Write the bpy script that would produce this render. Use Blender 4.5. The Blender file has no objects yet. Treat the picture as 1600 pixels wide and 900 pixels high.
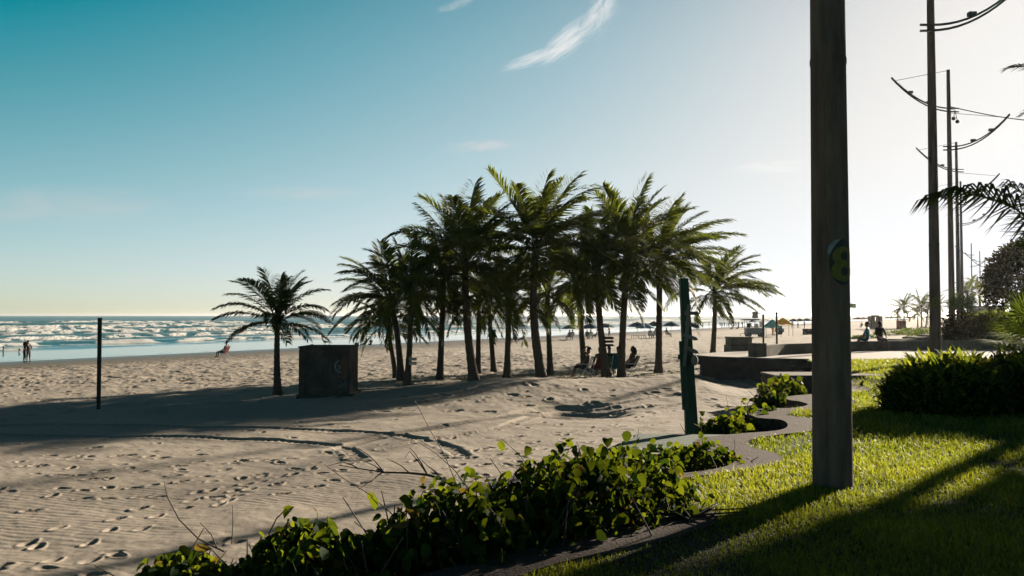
# look of the light: tuned against the photograph
SKY_AIR, SKY_DUST, SKY_OZONE = .6, .5, 4.0
SKY_STRENGTH = 0.0575
EXPOSURE = 1.5
SUN_STRENGTH = 5.0
CLOUD_GAIN = 5.2
HAZE = 0.00008
import bpy, bmesh, math, random
import numpy as np
from mathutils import Vector, Matrix
from mathutils.geometry import tessellate_polygon

R = math.radians
scene = bpy.context.scene
COL = scene.collection
F = 1386.0
CAMZ = 1.70
PITCH = math.atan(43 / F)
CP, SP = math.cos(PITCH), math.sin(PITCH)
SUN_AZ, SUN_EL = R(40.5), R(15.5)
rng = np.random.default_rng(7)
random.seed(7)

# ------------------------------------------------------------------ camera
cam_d = bpy.data.cameras.new('camera')
cam = bpy.data.objects.new('camera', cam_d)
COL.objects.link(cam)
cam.location = (0, 0, CAMZ)
cam.rotation_euler = (R(90) + PITCH, 0, 0)
cam_d.sensor_width = 36
cam_d.lens = 36 * F / 1600
cam_d.clip_start = 0.05
cam_d.clip_end = 90000
scene.camera = cam


def ray(px, py):
    u, v = (px - 800) / F, (450 - py) / F
    den = CP - v * SP
    return u / den, (SP + v * CP) / den


def at(px, py, d):
    X, Z = ray(px, py)
    return Vector((X * d, d, CAMZ + Z * d))


def flat(px, py, z=0.0):
    X, Z = ray(px, py)
    d = (z - CAMZ) / Z
    return Vector((X * d, d, z))


# ------------------------------------------------------------------ noise
_perm = np.random.default_rng(3).permutation(4096)
_val = np.random.default_rng(4).random(4096) * 2 - 1


def vnoise(x, y, s=0):
    xi, yi = np.floor(x).astype(np.int64), np.floor(y).astype(np.int64)
    fx, fy = x - xi, y - yi
    fx = fx * fx * fx * (fx * (fx * 6 - 15) + 10)
    fy = fy * fy * fy * (fy * (fy * 6 - 15) + 10)

    def h(a, b):
        return _val[_perm[(_perm[(a + s * 57) & 4095] + b) & 4095]]
    return ((h(xi, yi) * (1 - fx) + h(xi + 1, yi) * fx) * (1 - fy)
            + (h(xi, yi + 1) * (1 - fx) + h(xi + 1, yi + 1) * fx) * fy)


def fbm(x, y, o=4, s=0):
    r, a, f = 0, 0.5, 1.0
    for k in range(o):
        r = r + a * vnoise(x * f + 13.7 * k, y * f - 7.1 * k, s + k)
        a *= 0.5
        f *= 2.03
    return r


def sstep(a, b, x):
    t = np.clip((x - a) / (b - a), 0, 1)
    return t * t * (3 - 2 * t)


# ------------------------------------------------------------------ materials
class NT:
    def __init__(self, name):
        self.m = bpy.data.materials.new(name)
        self.m.use_nodes = True
        self.t = self.m.node_tree
        self.t.nodes.clear()

    def n(self, typ, **kw):
        nd = self.t.nodes.new(typ)
        for k, v in kw.items():
            if k in nd.inputs:
                nd.inputs[k].default_value = v
            else:
                setattr(nd, k, v)
        return nd

    def l(self, a, b):
        self.t.links.new(a, b)


def c4(c):
    return (c[0], c[1], c[2], 1)


def pmat(name, c1, c2=None, rough=0.8, scale=3.0, bump=0.0, bscale=None, metal=0.0, trans=None, detail=6, spec=0.3, stretch=None, attr=None):
    """noise-mottled principled surface; trans = (colour, factor) adds light let through a leaf or cloth"""
    k = NT(name)
    c2 = c2 or tuple(v * 0.7 for v in c1)
    out = k.n('ShaderNodeOutputMaterial')
    p = k.n('ShaderNodeBsdfPrincipled')
    p.inputs['Roughness'].default_value = rough
    p.inputs['Metallic'].default_value = metal
    p.inputs['Specular IOR Level'].default_value = spec
    tc = k.n('ShaderNodeTexCoord')
    vec = tc.outputs['Object']
    if stretch:
        mp = k.n('ShaderNodeMapping')
        mp.inputs['Scale'].default_value = stretch
        k.l(vec, mp.inputs['Vector'])
        vec = mp.outputs[0]
    nz = k.n('ShaderNodeTexNoise')
    nz.inputs['Scale'].default_value = scale
    nz.inputs['Detail'].default_value = detail
    nz.inputs['Roughness'].default_value = 0.65
    k.l(vec, nz.inputs['Vector'])
    rp = k.n('ShaderNodeMapRange')
    rp.inputs['From Min'].default_value = 0.3
    rp.inputs['From Max'].default_value = 0.7
    if attr:
        at_ = k.n('ShaderNodeAttribute', attribute_name=attr)
        k.l(at_.outputs['Fac'], rp.inputs['Value'])
        rp.inputs['From Min'].default_value = 0
        rp.inputs['From Max'].default_value = 1
    else:
        k.l(nz.outputs['Fac'], rp.inputs['Value'])
    mx = k.n('ShaderNodeMix', data_type='RGBA')
    mx.inputs[6].default_value = c4(c1)
    mx.inputs[7].default_value = c4(c2)
    k.l(rp.outputs[0], mx.inputs[0])
    k.l(mx.outputs[2], p.inputs['Base Color'])
    if bump:
        nb = k.n('ShaderNodeTexNoise')
        nb.inputs['Scale'].default_value = bscale or scale * 6
        nb.inputs['Detail'].default_value = 8
        k.l(vec, nb.inputs['Vector'])
        b = k.n('ShaderNodeBump')
        b.inputs['Strength'].default_value = 1.0
        b.inputs['Distance'].default_value = bump
        k.l(nb.outputs['Fac'], b.inputs['Height'])
        k.l(b.outputs[0], p.inputs['Normal'])
    sh = p.outputs[0]
    if trans:
        tr = k.n('ShaderNodeBsdfTranslucent')
        if len(trans) > 2:
            m2 = k.n('ShaderNodeMix', data_type='RGBA')
            m2.inputs[6].default_value = c4(trans[0])
            m2.inputs[7].default_value = c4(trans[2])
            k.l(rp.outputs[0], m2.inputs[0])
            k.l(m2.outputs[2], tr.inputs['Color'])
        else:
            tr.inputs['Color'].default_value = c4(trans[0])
        ms = k.n('ShaderNodeMixShader')
        ms.inputs[0].default_value = trans[1]
        k.l(sh, ms.inputs[1])
        k.l(tr.outputs[0], ms.inputs[2])
        sh = ms.outputs[0]
    k.l(sh, out.inputs['Surface'])
    return k.m


M = {}
M['pole'] = pmat('weathered concrete pole', (.18, .115, .085), (.05, .034, .027), .95, 5, .008, 40, stretch=(1, 1, .16))
M['pole_far'] = pmat('far concrete pole', (.09, .075, .062), (.06, .05, .042), .9, 2)
M['metal'] = pmat('galvanised lamp arm', (.12, .11, .10), (.07, .065, .06), .5, 8, metal=.5)
M['trunk'] = pmat('palm bark', (.075, .058, .042), (.035, .028, .021), .95, 7, .015, 14, stretch=(1, 1, 3))
M['frond'] = pmat('palm frond green', (.026, .046, .010), (.012, .024, .006), .55, 2.2, trans=((.34, .40, .03), .25, (.07, .11, .018)), attr='tone', spec=.12)
M['frond_dry'] = pmat('dry palm frond', (.11, .09, .045), (.05, .045, .02), .6, 2.2, trans=((.30, .26, .05), .35), attr='tone')
M['concrete'] = pmat('old concrete', (.13, .115, .095), (.05, .045, .038), .95, 1.6, .01, 30)
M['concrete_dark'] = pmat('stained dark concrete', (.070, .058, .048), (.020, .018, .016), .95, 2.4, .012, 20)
M['plaza'] = pmat('pale plaza paving', (.36, .33, .30), (.24, .22, .20), .85, 1.5, .004, 30)
M['greenwood'] = pmat('green painted old wood', (.012, .05, .028), (.010, .022, .014), .7, 5, .006, 30, stretch=(3, 3, .4))
M['greywood'] = pmat('grey weathered wood', (.16, .15, .135), (.08, .075, .068), .85, 6, .004, 30, stretch=(1, 1, .3))
M['deckwood'] = pmat('faded green deck wood', (.10, .135, .105), (.06, .085, .068), .85, 4, .004, 25, stretch=(.3, 3, 1))
M['postdark'] = pmat('dark tarred post', (.02, .022, .018), (.012, .013, .012), .8, 8, .006, 25)
M['palewood'] = pmat('pale sign board', (.42, .36, .26), (.3, .25, .18), .8, 6)
M['bluesign'] = pmat('blue green sign box', (.10, .20, .20), (.06, .13, .14), .7, 5)
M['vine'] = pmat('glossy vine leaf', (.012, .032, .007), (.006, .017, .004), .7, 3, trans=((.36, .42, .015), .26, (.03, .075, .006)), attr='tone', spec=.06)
M['withered'] = pmat('withered leaf', (.10, .055, .02), (.06, .035, .015), .8, 5, trans=((.30, .20, .03), .3), attr='tone', spec=.05)
M['stem'] = pmat('brown vine stem', (.05, .036, .022), (.03, .022, .014), .8, 10)
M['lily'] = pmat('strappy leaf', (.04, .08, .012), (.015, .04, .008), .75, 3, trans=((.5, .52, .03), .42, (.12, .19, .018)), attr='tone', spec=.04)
M['fan'] = pmat('fan palm leaf', (.03, .07, .014), (.015, .04, .010), .75, 3, trans=((.22, .28, .03), .3, (.08, .14, .02)), attr='tone', spec=.05)
M['copper'] = pmat('copper leaf', (.06, .03, .02), (.03, .025, .012), .5, 3, trans=((.10, .045, .015), .3), attr='tone')
M['bush'] = pmat('bush leaf', (.03, .055, .014), (.018, .034, .010), .6, 3, trans=((.16, .22, .02), .3), attr='tone', spec=.05)
M['darktree'] = pmat('dark tree leaf', (.026, .026, .010), (.014, .016, .007), .8, 3, trans=((.08, .07, .015), .25), attr='tone', spec=.03)
M['grass'] = pmat('lawn grass blade', (.055, .085, .010), (.028, .052, .007), .55, 3, trans=((.43, .45, .025), .44, (.22, .28, .02)), attr='tone')
M['soil'] = pmat('lawn soil', (.022, .024, .010), (.012, .014, .007), 1, 6, .02, 30)
M['rust'] = pmat('rust', (.12, .05, .025), (.05, .025, .015), .8, 10)
M['white'] = pmat('white plastic', (.6, .6, .58), (.5, .5, .48), .5, 5)
M['grey'] = pmat('grey metal', (.2, .2, .2), (.12, .12, .12), .5, 5, metal=.3)
M['black'] = pmat('black paint', (.018, .016, .014), (.02, .02, .02), .6, 5)
M['numyellow'] = pmat('worn yellow paint', (.17, .145, .03), (.075, .06, .015), .8, 16)
M['paperwhite'] = pmat('torn grey paper', (.22, .23, .24), (.12, .13, .14), .8, 30)
M['skin'] = pmat('tanned skin', (.16, .085, .055), (.12, .06, .04), .6, 6)
M['skin_dark'] = pmat('dark skin', (.07, .038, .026), (.05, .027, .018), .6, 6)
M['hair'] = pmat('dark hair', (.012, .010, .008), (.02, .016, .012), .6, 20)


def cloth(name, c, t=.2):
    return pmat(name, c, tuple(v * .75 for v in c), .85, 7, trans=(c, t))


M['c_blue'] = cloth('blue cloth', (.03, .14, .24))
M['c_teal'] = cloth('teal shirt cloth', (.012, .13, .16), .05)
M['c_navy'] = cloth('navy umbrella cloth', (.02, .075, .13), .3)
M['c_sky'] = cloth('pale blue umbrella cloth', (.10, .25, .36), .3)
M['c_black'] = cloth('black cloth', (.014, .012, .013), .05)
M['c_red'] = cloth('red cloth', (.16, .018, .016), .2)
M['c_yellow'] = cloth('yellow cloth', (.60, .38, .03), .4)
M['c_green'] = cloth('green cloth', (.05, .16, .08), .2)
M['c_aqua'] = cloth('aqua tarpaulin', (.12, .36, .34), .3)
M['c_white'] = cloth('white cloth', (.55, .53, .5), .3)
M['c_brown'] = cloth('brown cloth', (.10, .06, .04), .1)
M['g_blue'] = pmat('pale blue spray paint', (.13, .19, .22), (.06, .09, .1), .8, 12)
M['g_brown'] = pmat('brown spray paint', (.10, .05, .03), (.05, .03, .02), .8, 12)
M['g_dark'] = pmat('dark spray paint', (.03, .03, .034), (.02, .02, .024), .8, 12)
M['orange'] = pmat('orange red board', (.35, .07, .03), (.25, .05, .025), .8, 4)
M['brick'] = pmat('brown hut boards', (.16, .11, .08), (.10, .07, .05), .9, 4)
M['palebuild'] = pmat('pale render', (.42, .40, .37), (.34, .32, .30), .9, .6)


# ------------------------------------------------------------------ object helpers
def link(o, parent=None):
    COL.objects.link(o)
    if parent is not None:
        o.parent = parent
    return o


def mesh_np(name, verts, tris=None, quads=None, mat=None, parent=None, smooth=False, attrs=None, loc=None, midx=None, mats=None):
    """one mesh object from numpy arrays; verts are world (or parent-local) coordinates"""
    me = bpy.data.meshes.new(name)
    verts = np.asarray(verts, dtype=np.float32)
    me.vertices.add(len(verts))
    me.vertices.foreach_set('co', verts.ravel())
    loops, starts = [], []
    n = 0
    for a, k in ((tris, 3), (quads, 4)):
        if a is not None and len(a):
            a = np.asarray(a, dtype=np.int32)
            loops.append(a.ravel())
            starts.append(n + np.arange(len(a), dtype=np.int32) * k)
            n += len(a) * k
    loops = np.concatenate(loops)
    starts = np.concatenate(starts)
    me.loops.add(len(loops))
    me.loops.foreach_set('vertex_index', loops)
    me.polygons.add(len(starts))
    me.polygons.foreach_set('loop_start', starts)
    if smooth:
        me.polygons.foreach_set('use_smooth', np.ones(len(starts), dtype=bool))
    for k, v in (attrs or {}).items():
        a = me.attributes.new(k, 'FLOAT', 'POINT')
        a.data.foreach_set('value', np.asarray(v, dtype=np.float32))
    for m in (mats or [mat]):
        me.materials.append(m)
    if midx is not None:
        me.polygons.foreach_set('material_index', np.asarray(midx, dtype=np.int32))
    me.update(calc_edges=True)
    me.validate()
    o = bpy.data.objects.new(name, me)
    if loc is not None:
        o.location = loc
    return link(o, parent)


class MB:
    """collects shapes, then builds ONE mesh object"""

    def __init__(self):
        self.v, self.f = [], []

    def add(self, vs, fs):
        b = len(self.v)
        self.v += [tuple(p) for p in vs]
        self.f += [tuple(i + b for i in q) for q in fs]

    def box(self, c, s, rz=0, bev=0.0, rot=None):
        bm = bmesh.new()
        bmesh.ops.create_cube(bm, size=1)
        for v in bm.verts:
            v.co = Vector((v.co.x * s[0], v.co.y * s[1], v.co.z * s[2]))
        if bev:
            bmesh.ops.bevel(bm, geom=list(bm.edges), offset=bev, segments=2, affect='EDGES', profile=.6)
        m = rot if rot is not None else Matrix.Rotation(rz, 3, 'Z')
        bm.verts.index_update()
        vs = [m @ v.co + Vector(c) for v in bm.verts]
        fs = [[v.index for v in f.verts] for f in bm.faces]
        bm.free()
        self.add(vs, fs)

    def tube(self, pts, rad, seg=8, caps=True):
        pts = [Vector(p) for p in pts]
        if not hasattr(rad, '__len__'):
            rad = [rad] * len(pts)
        vs, fs = [], []
        t0 = (pts[1] - pts[0]).normalized()
        up = Vector((0, 0, 1)) if abs(t0.z) < .9 else Vector((1, 0, 0))
        n = t0.cross(up).normalized()
        for i, p in enumerate(pts):
            t = (pts[min(i + 1, len(pts) - 1)] - pts[max(i - 1, 0)]).normalized()
            n = (n - t * n.dot(t)).normalized()
            b = t.cross(n)
            for k in range(seg):
                a = 2 * math.pi * k / seg
                vs.append(p + (n * math.cos(a) + b * math.sin(a)) * rad[i])
        for i in range(len(pts) - 1):
            for k in range(seg):
                k2 = (k + 1) % seg
                fs.append((i * seg + k, i * seg + k2, (i + 1) * seg + k2, (i + 1) * seg + k))
        if caps:
            fs.append(tuple(range(seg - 1, -1, -1)))
            fs.append(tuple(range((len(pts) - 1) * seg, len(pts) * seg)))
        self.add(vs, fs)

    def ball(self, c, s, seg=12, rings=8, zmin=-1.0):
        vs, fs = [], []
        for i in range(rings + 1):
            a = -math.pi / 2 + math.pi * i / rings
            z = max(math.sin(a), zmin)
            r = math.cos(a)
            for k in range(seg):
                b = 2 * math.pi * k / seg
                vs.append((c[0] + s[0] * r * math.cos(b), c[1] + s[1] * r * math.sin(b), c[2] + s[2] * z))
        for i in range(rings):
            for k in range(seg):
                k2 = (k + 1) % seg
                fs.append((i * seg + k, i * seg + k2, (i + 1) * seg + k2, (i + 1) * seg + k))
        self.add(vs, fs)

    def prism(self, poly, z0, z1):
        """polygon (x, y) extruded from z0 to z1"""
        n = len(poly)
        area = sum(poly[i][0] * poly[(i + 1) % n][1] - poly[(i + 1) % n][0] * poly[i][1] for i in range(n))
        if area < 0:
            poly = poly[::-1]
        vs = [(p[0], p[1], z1) for p in poly] + [(p[0], p[1], z0) for p in poly]
        tri = tessellate_polygon([[Vector((p[0], p[1], 0)) for p in poly]])
        fs = []
        for t in tri:
            a, b, c = [Vector((poly[i][0], poly[i][1], 0)) for i in t]
            if (b - a).cross(c - a).z < 0:
                t = t[::-1]
            fs.append(tuple(t))
            fs.append(tuple(i + n for i in t[::-1]))
        for i in range(n):
            j = (i + 1) % n
            fs.append((i, i + n, j + n, j))
        self.add(vs, fs)

    def build(self, name, mat, parent=None, smooth=False, loc=None):
        me = bpy.data.meshes.new(name)
        me.from_pydata(self.v, [], self.f)
        me.materials.append(mat)
        if smooth:
            me.polygons.foreach_set('use_smooth', [True] * len(me.polygons))
        me.update()
        me.attributes.new('tone', 'FLOAT', 'POINT')
        o = bpy.data.objects.new(name, me)
        if loc is not None:
            o.location = loc
        return link(o, parent)


def tag(o, label=None, cat=None, group=None, kind=None):
    if label:
        o['label'] = label
    if cat:
        o['category'] = cat
    if group:
        o['group'] = group
    if kind:
        o['kind'] = kind
    return o


def thing(name, label, cat, loc=(0, 0, 0), rz=0, group=None):
    o = bpy.data.objects.new(name, None)
    o.empty_display_size = .2
    o.location = loc
    o.rotation_euler = (0, 0, rz)
    link(o)
    return tag(o, label, cat, group)


def copy_tree(o, parent=None):
    c = o.copy()
    COL.objects.link(c)
    c.parent = parent
    for ch in [x for x in bpy.data.objects if x.parent is o]:
        copy_tree(ch, c)
    return c


def dup(o, loc, rz=0, label=None, scale=None):
    c = copy_tree(o)
    c.location = loc
    c.rotation_euler = (0, 0, rz)
    if scale:
        c.scale = (scale,) * 3
    if label:
        c['label'] = label
    return c


def spline(pts, k=8):
    """Catmull-Rom through 2-D or 3-D points"""
    P = [np.array(p, dtype=float) for p in pts]
    P = [2 * P[0] - P[1]] + P + [2 * P[-1] - P[-2]]
    out = []
    for i in range(1, len(P) - 2):
        for j in range(k):
            t = j / k
            a, b, c, d = P[i - 1], P[i], P[i + 1], P[i + 2]
            out.append(.5 * ((2 * b) + (-a + c) * t + (2 * a - 5 * b + 4 * c - d) * t * t + (-a + 3 * b - 3 * c + d) * t ** 3))
    out.append(P[-2])
    return np.array(out)


def inside(poly, x, y):
    r = np.zeros(x.shape, dtype=bool)
    n = len(poly)
    for i in range(n):
        x0, y0 = poly[i][0], poly[i][1]
        x1, y1 = poly[(i + 1) % n][0], poly[(i + 1) % n][1]
        if y0 == y1:
            continue
        c = ((y0 > y) != (y1 > y)) & (x < (x1 - x0) * (y - y0) / (y1 - y0) + x0)
        r ^= c
    return r


def pdist(line, x, y):
    """distance to a polyline, and arc length at the nearest point"""
    best = np.full(x.shape, 1e9)
    arc = np.zeros(x.shape)
    s = 0.0
    side = np.zeros(x.shape)
    for i in range(len(line) - 1):
        ax, ay, bx, by = line[i][0], line[i][1], line[i + 1][0], line[i + 1][1]
        dx, dy = bx - ax, by - ay
        L2 = dx * dx + dy * dy + 1e-12
        t = np.clip(((x - ax) * dx + (y - ay) * dy) / L2, 0, 1)
        q = np.hypot(x - ax - t * dx, y - ay - t * dy)
        m = q < best
        best = np.where(m, q, best)
        L = math.sqrt(L2)
        arc = np.where(m, s + t * L, arc)
        side = np.where(m, np.sign(dx * (y - ay) - dy * (x - ax)), side)
        s += L
    return best, arc, side


# ------------------------------------------------------------------ world and sun
scene.view_settings.view_transform = 'Standard'
scene.view_settings.look = 'None'
scene.view_settings.exposure = EXPOSURE
scene.view_settings.gamma = 1.0
scene.view_settings.use_curve_mapping = False
scene.render.engine = 'CYCLES'
scene.cycles.max_bounces = 8
scene.cycles.transparent_max_bounces = 8
scene.cycles.volume_bounces = 0
scene.cycles.use_denoising = True

W = bpy.data.worlds.new('World')
scene.world = W
W.use_nodes = True
wt = W.node_tree
wt.nodes.clear()


def wn(t, **kw):
    nd = wt.nodes.new(t)
    for k, v in kw.items():
        setattr(nd, k, v)
    return nd


def wmath(op, a, b=None, c=None, clamp=False):
    nd = wn('ShaderNodeMath', operation=op, use_clamp=clamp)
    for i, x in enumerate((a, b, c)):
        if x is None:
            continue
        if isinstance(x, (int, float)):
            nd.inputs[i].default_value = x
        else:
            wt.links.new(x, nd.inputs[i])
    return nd.outputs[0]


sky = wn('ShaderNodeTexSky', sky_type='NISHITA')
sky.sun_disc = False
sky.sun_elevation = SUN_EL
sky.sun_rotation = SUN_AZ
sky.altitude = 0
sky.air_density = SKY_AIR
sky.dust_density = SKY_DUST
sky.ozone_density = SKY_OZONE
sep = wn('ShaderNodeSeparateColor')
wt.links.new(sky.outputs[0], sep.inputs[0])
com = wn('ShaderNodeCombineColor')
for i, (k_, x_) in enumerate(((5.3, .07), (3.85, .062), (2.65, .15))):     # film-like shoulder on the sky's own colour
    ch = wmath('MAXIMUM', wmath('SUBTRACT', wmath('MULTIPLY', sep.outputs[i], .1), x_), .0)
    ch = wmath('MULTIPLY', wmath('SUBTRACT', 1.0, wmath('EXPONENT', wmath('MULTIPLY', ch, -k_))), 5.75)
    wt.links.new(ch, com.inputs[i])
skycol = com.outputs[0]
geo = wn('ShaderNodeTexCoord')
dirv = geo.outputs['Generated']


def wdot(v):
    nd = wn('ShaderNodeVectorMath', operation='DOT_PRODUCT')
    wt.links.new(dirv, nd.inputs[0])
    nd.inputs[1].default_value = v
    return nd.outputs['Value']


def cloud(px, py, ang, hl, hw, dens, colour, nscale=(1, 1), seed=0, lo=.38, hi=.75):
    """a wisp of high cloud fixed at a compass direction of the sky"""
    global skycol
    X, Z = ray(px, py)
    c = Vector((X, 1, Z)).normalized()
    rt = Vector((0, 0, 1)).cross(c).normalized() * -1
    up = c.cross(rt) * -1
    if up.z < 0:
        up = -up
    a = R(ang)
    ax = rt * math.cos(a) + up * math.sin(a)
    ay = -rt * math.sin(a) + up * math.cos(a)
    dz = wmath('MAXIMUM', wdot(c), .2)
    u = wmath('DIVIDE', wmath('DIVIDE', wdot(ax), dz), hl / F)
    v = wmath('DIVIDE', wmath('DIVIDE', wdot(ay), dz), hw / F)
    nb = wn('ShaderNodeTexNoise')
    nb.inputs['Scale'].default_value = 1.3
    cb = wn('ShaderNodeCombineXYZ')
    wt.links.new(wmath('MULTIPLY', u, nscale[0]), cb.inputs[0])
    wt.links.new(wmath('MULTIPLY', v, nscale[1]), cb.inputs[1])
    cb.inputs[2].default_value = seed
    wt.links.new(cb.outputs[0], nb.inputs['Vector'])
    nb.inputs['Detail'].default_value = 7
    nb.inputs['Roughness'].default_value = .62
    nb.inputs['Distortion'].default_value = .9
    r2 = wmath('ADD', wmath('MULTIPLY', u, u), wmath('MULTIPLY', v, v))
    fall = wmath('SUBTRACT', 1, r2, clamp=True)
    front = wmath('GREATER_THAN', wdot(c), .3)
    mr = wn('ShaderNodeMapRange', interpolation_type='SMOOTHSTEP')
    mr.inputs['From Min'].default_value = lo
    mr.inputs['From Max'].default_value = hi
    wt.links.new(wmath('ADD', nb.outputs['Fac'], wmath('MULTIPLY', wmath('SUBTRACT', fall, .5), .35)), mr.inputs['Value'])
    m = wmath('MULTIPLY', wmath('MULTIPLY', mr.outputs[0], wmath('POWER', fall, .7)), wmath('MULTIPLY', front, dens))
    mx = wn('ShaderNodeMix', data_type='RGBA')
    wt.links.new(m, mx.inputs[0])
    wt.links.new(skycol, mx.inputs[6])
    mx.inputs[7].default_value = c4(colour)
    skycol = mx.outputs[2]


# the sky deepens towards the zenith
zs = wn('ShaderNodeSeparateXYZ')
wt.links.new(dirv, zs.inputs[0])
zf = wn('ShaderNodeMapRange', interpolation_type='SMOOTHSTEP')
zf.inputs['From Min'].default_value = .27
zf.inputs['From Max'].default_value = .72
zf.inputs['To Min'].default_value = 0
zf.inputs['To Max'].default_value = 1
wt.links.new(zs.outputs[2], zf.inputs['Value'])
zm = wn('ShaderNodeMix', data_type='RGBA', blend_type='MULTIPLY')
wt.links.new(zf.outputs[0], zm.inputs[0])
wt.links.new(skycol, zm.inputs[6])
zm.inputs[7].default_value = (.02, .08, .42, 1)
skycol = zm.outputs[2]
# paler, greyer air close to the horizon
hf = wn('ShaderNodeMapRange', interpolation_type='SMOOTHSTEP')
hf.inputs['From Min'].default_value = .20
hf.inputs['From Max'].default_value = .0
wt.links.new(zs.outputs[2], hf.inputs['Value'])
hm_ = wn('ShaderNodeMix', data_type='RGBA', blend_type='MULTIPLY')
wt.links.new(hf.outputs[0], hm_.inputs[0])
wt.links.new(skycol, hm_.inputs[6])
hm_.inputs[7].default_value = (.94, 1.0, 1.10, 1)
skycol = hm_.outputs[2]
K = CLOUD_GAIN
cloud(832, 92, 20, 62, 13, .9, (K, K, K), (.8, 1.5), 2, .34, .80)
cloud(888, 62, 38, 70, 24, .95, (K, K, K), (.9, 1.7), 5, .36, .80)
cloud(936, 16, 55, 62, 30, .8, (K, K, K), (1.0, 1.6), 11, .38, .85)
cloud(752, 228, 4, 75, 12, .6, (.8 * K, .82 * K, .82 * K), (1.2, .6), 3, .3, .8)
cloud(1210, 260, 0, 80, 13, .6, (1.1 * K, 1.1 * K, 1.08 * K), (1.2, .6), 4, .3, .8)
cloud(90, 322, 3, 190, 34, .45, (.7 * K, .72 * K, .72 * K), (1.2, .7), 6, .25, .9)
cloud(470, 302, 2, 130, 14, .35, (.75 * K, .77 * K, .76 * K), (1.2, .6), 7, .3, .85)
cloud(1560, 220, 4, 150, 40, .4, (1.2 * K, 1.2 * K, 1.2 * K), (1.2, .6), 9, .3, .85)
cloud(715, 6, 20, 45, 9, .4, (.8 * K, .82 * K, .84 * K), (1.2, .6), 8, .3, .8)
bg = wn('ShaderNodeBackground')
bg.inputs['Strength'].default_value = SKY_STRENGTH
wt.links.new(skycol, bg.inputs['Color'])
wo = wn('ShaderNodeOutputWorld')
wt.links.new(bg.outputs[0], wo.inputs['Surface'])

sd = bpy.data.lights.new('sun', 'SUN')
sd.energy = SUN_STRENGTH
sd.angle = R(.8)
sd.color = (1.0, .86, .68)
sun = bpy.data.objects.new('sun', sd)
sun.rotation_euler = Vector((-math.sin(SUN_AZ) * math.cos(SUN_EL), -math.cos(SUN_AZ) * math.cos(SUN_EL), -math.sin(SUN_EL))).to_track_quat('-Z', 'Y').to_euler()
sun.location = (60, 60, 40)
link(sun)
# ------------------------------------------------------------------ the beach: shape of the sand
SH0, SHD, SHN = (-44.0, 76.0), (.46, .887), (-.887, .46)


def shore_t(x, y):
    return (x - SH0[0]) * SHN[0] + (y - SH0[1]) * SHN[1]


def shore_s(x, y):
    return (x - SH0[0]) * SHD[0] + (y - SH0[1]) * SHD[1]


KERB_OUT_PX = [(300, 1090), (560, 945), (690, 897), (862, 855), (975, 829), (1008, 817), (1016, 800), (1001, 776), (1003, 754),
               (1040, 746), (1087, 742), (1135, 733), (1149, 722), (1138, 713), (1102, 706), (1084, 699), (1088, 691), (1108, 686), (1156, 681),
               (1215, 676), (1231, 668), (1220, 659), (1186, 656), (1169, 650), (1174, 644), (1200, 641), (1240, 640), (1262, 635), (1250, 630),
               (1231, 627), (1232, 622), (1262, 619), (1300, 617), (1312, 611), (1298, 606), (1284, 603), (1288, 599), (1310, 597)]
KERB_IN_PX = [(470, 1090), (720, 950), (844, 896), (975, 862), (1080, 834), (1122, 816), (1105, 800), (1058, 786), (1046, 769), (1060, 754), (1127, 744),
              (1203, 731), (1224, 722), (1210, 712), (1170, 701), (1165, 694), (1190, 687), (1232, 681), (1275, 676), (1302, 668), (1300, 660),
              (1264, 656), (1237, 652), (1240, 647), (1266, 645), (1310, 640), (1338, 634), (1330, 627), (1312, 622), (1312, 618), (1340, 615), (1360, 611),
              (1350, 606), (1338, 603), (1345, 600), (1364, 595)]
kerb_out = spline([flat(*p)[:2] for p in KERB_OUT_PX], 6)
kerb_in = spline([flat(*p)[:2] for p in KERB_IN_PX], 6)


def sand_base(x, y):
    x, y = np.asarray(x, float), np.asarray(y, float)
    t = shore_t(x, y)
    z = np.interp(t, [-3000, -90, -62, -45, -22, 0, 30, 90, 400, 3000], [-.55, -.72, -.9, -1.08, -1.62, -2.3, -3.1, -4.5, -9, -30])
    z = z + .10 * fbm(x * .05, y * .05, 2, 1) * sstep(0, -20, t)
    # low dune in front of the palm grove, its crest hides the feet of the trunks
    cy = 29.3 + .25 * x
    z = z + .50 * np.exp(-((y - cy) / 2.7) ** 2) * sstep(-9, -1, x) * sstep(8.3, 5.5, x) * (1 + .35 * fbm(x * .4, y * .4, 2, 9))
    z = z + .22 * np.exp(-(((x + 6.4) / 2.4) ** 2 + ((y - 25.3) / 1.3) ** 2))
    # sand blown up against the kerb wall
    d, _, _ = pdist(kerb_out[::6], x, y)
    near = np.where(y < 60, 1.0, 0.0)
    z = z + near * .34 * np.exp(-(d / 1.5) ** 2) * sstep(4, 8, y)
    # hollow scooped by the wind
    e = np.hypot((x - 1.75) / 1.35, (y - 24.2) / 1.7)
    z = z - .26 * sstep(1.35, .35, e + .15 * fbm(x * 1.3, y * 1.3, 2, 5))
    return z


def hit(px, py, dz=0.0):
    """where a line of sight through a picture point meets the sand"""
    X, Z = ray(px, py)
    d = np.concatenate([np.arange(4, 80, .05), np.arange(80, 900, .5)])
    zz = sand_base(X * d, d) + dz
    rz = CAMZ + Z * d
    k = np.argmax(rz <= zz)
    if rz[k] > zz[k]:
        k = len(d) - 1
    return Vector((X * d[k], d[k], float(zz[k])))


def sz(x, y):
    return float(sand_base(np.array([x]), np.array([y]))[0])


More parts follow.
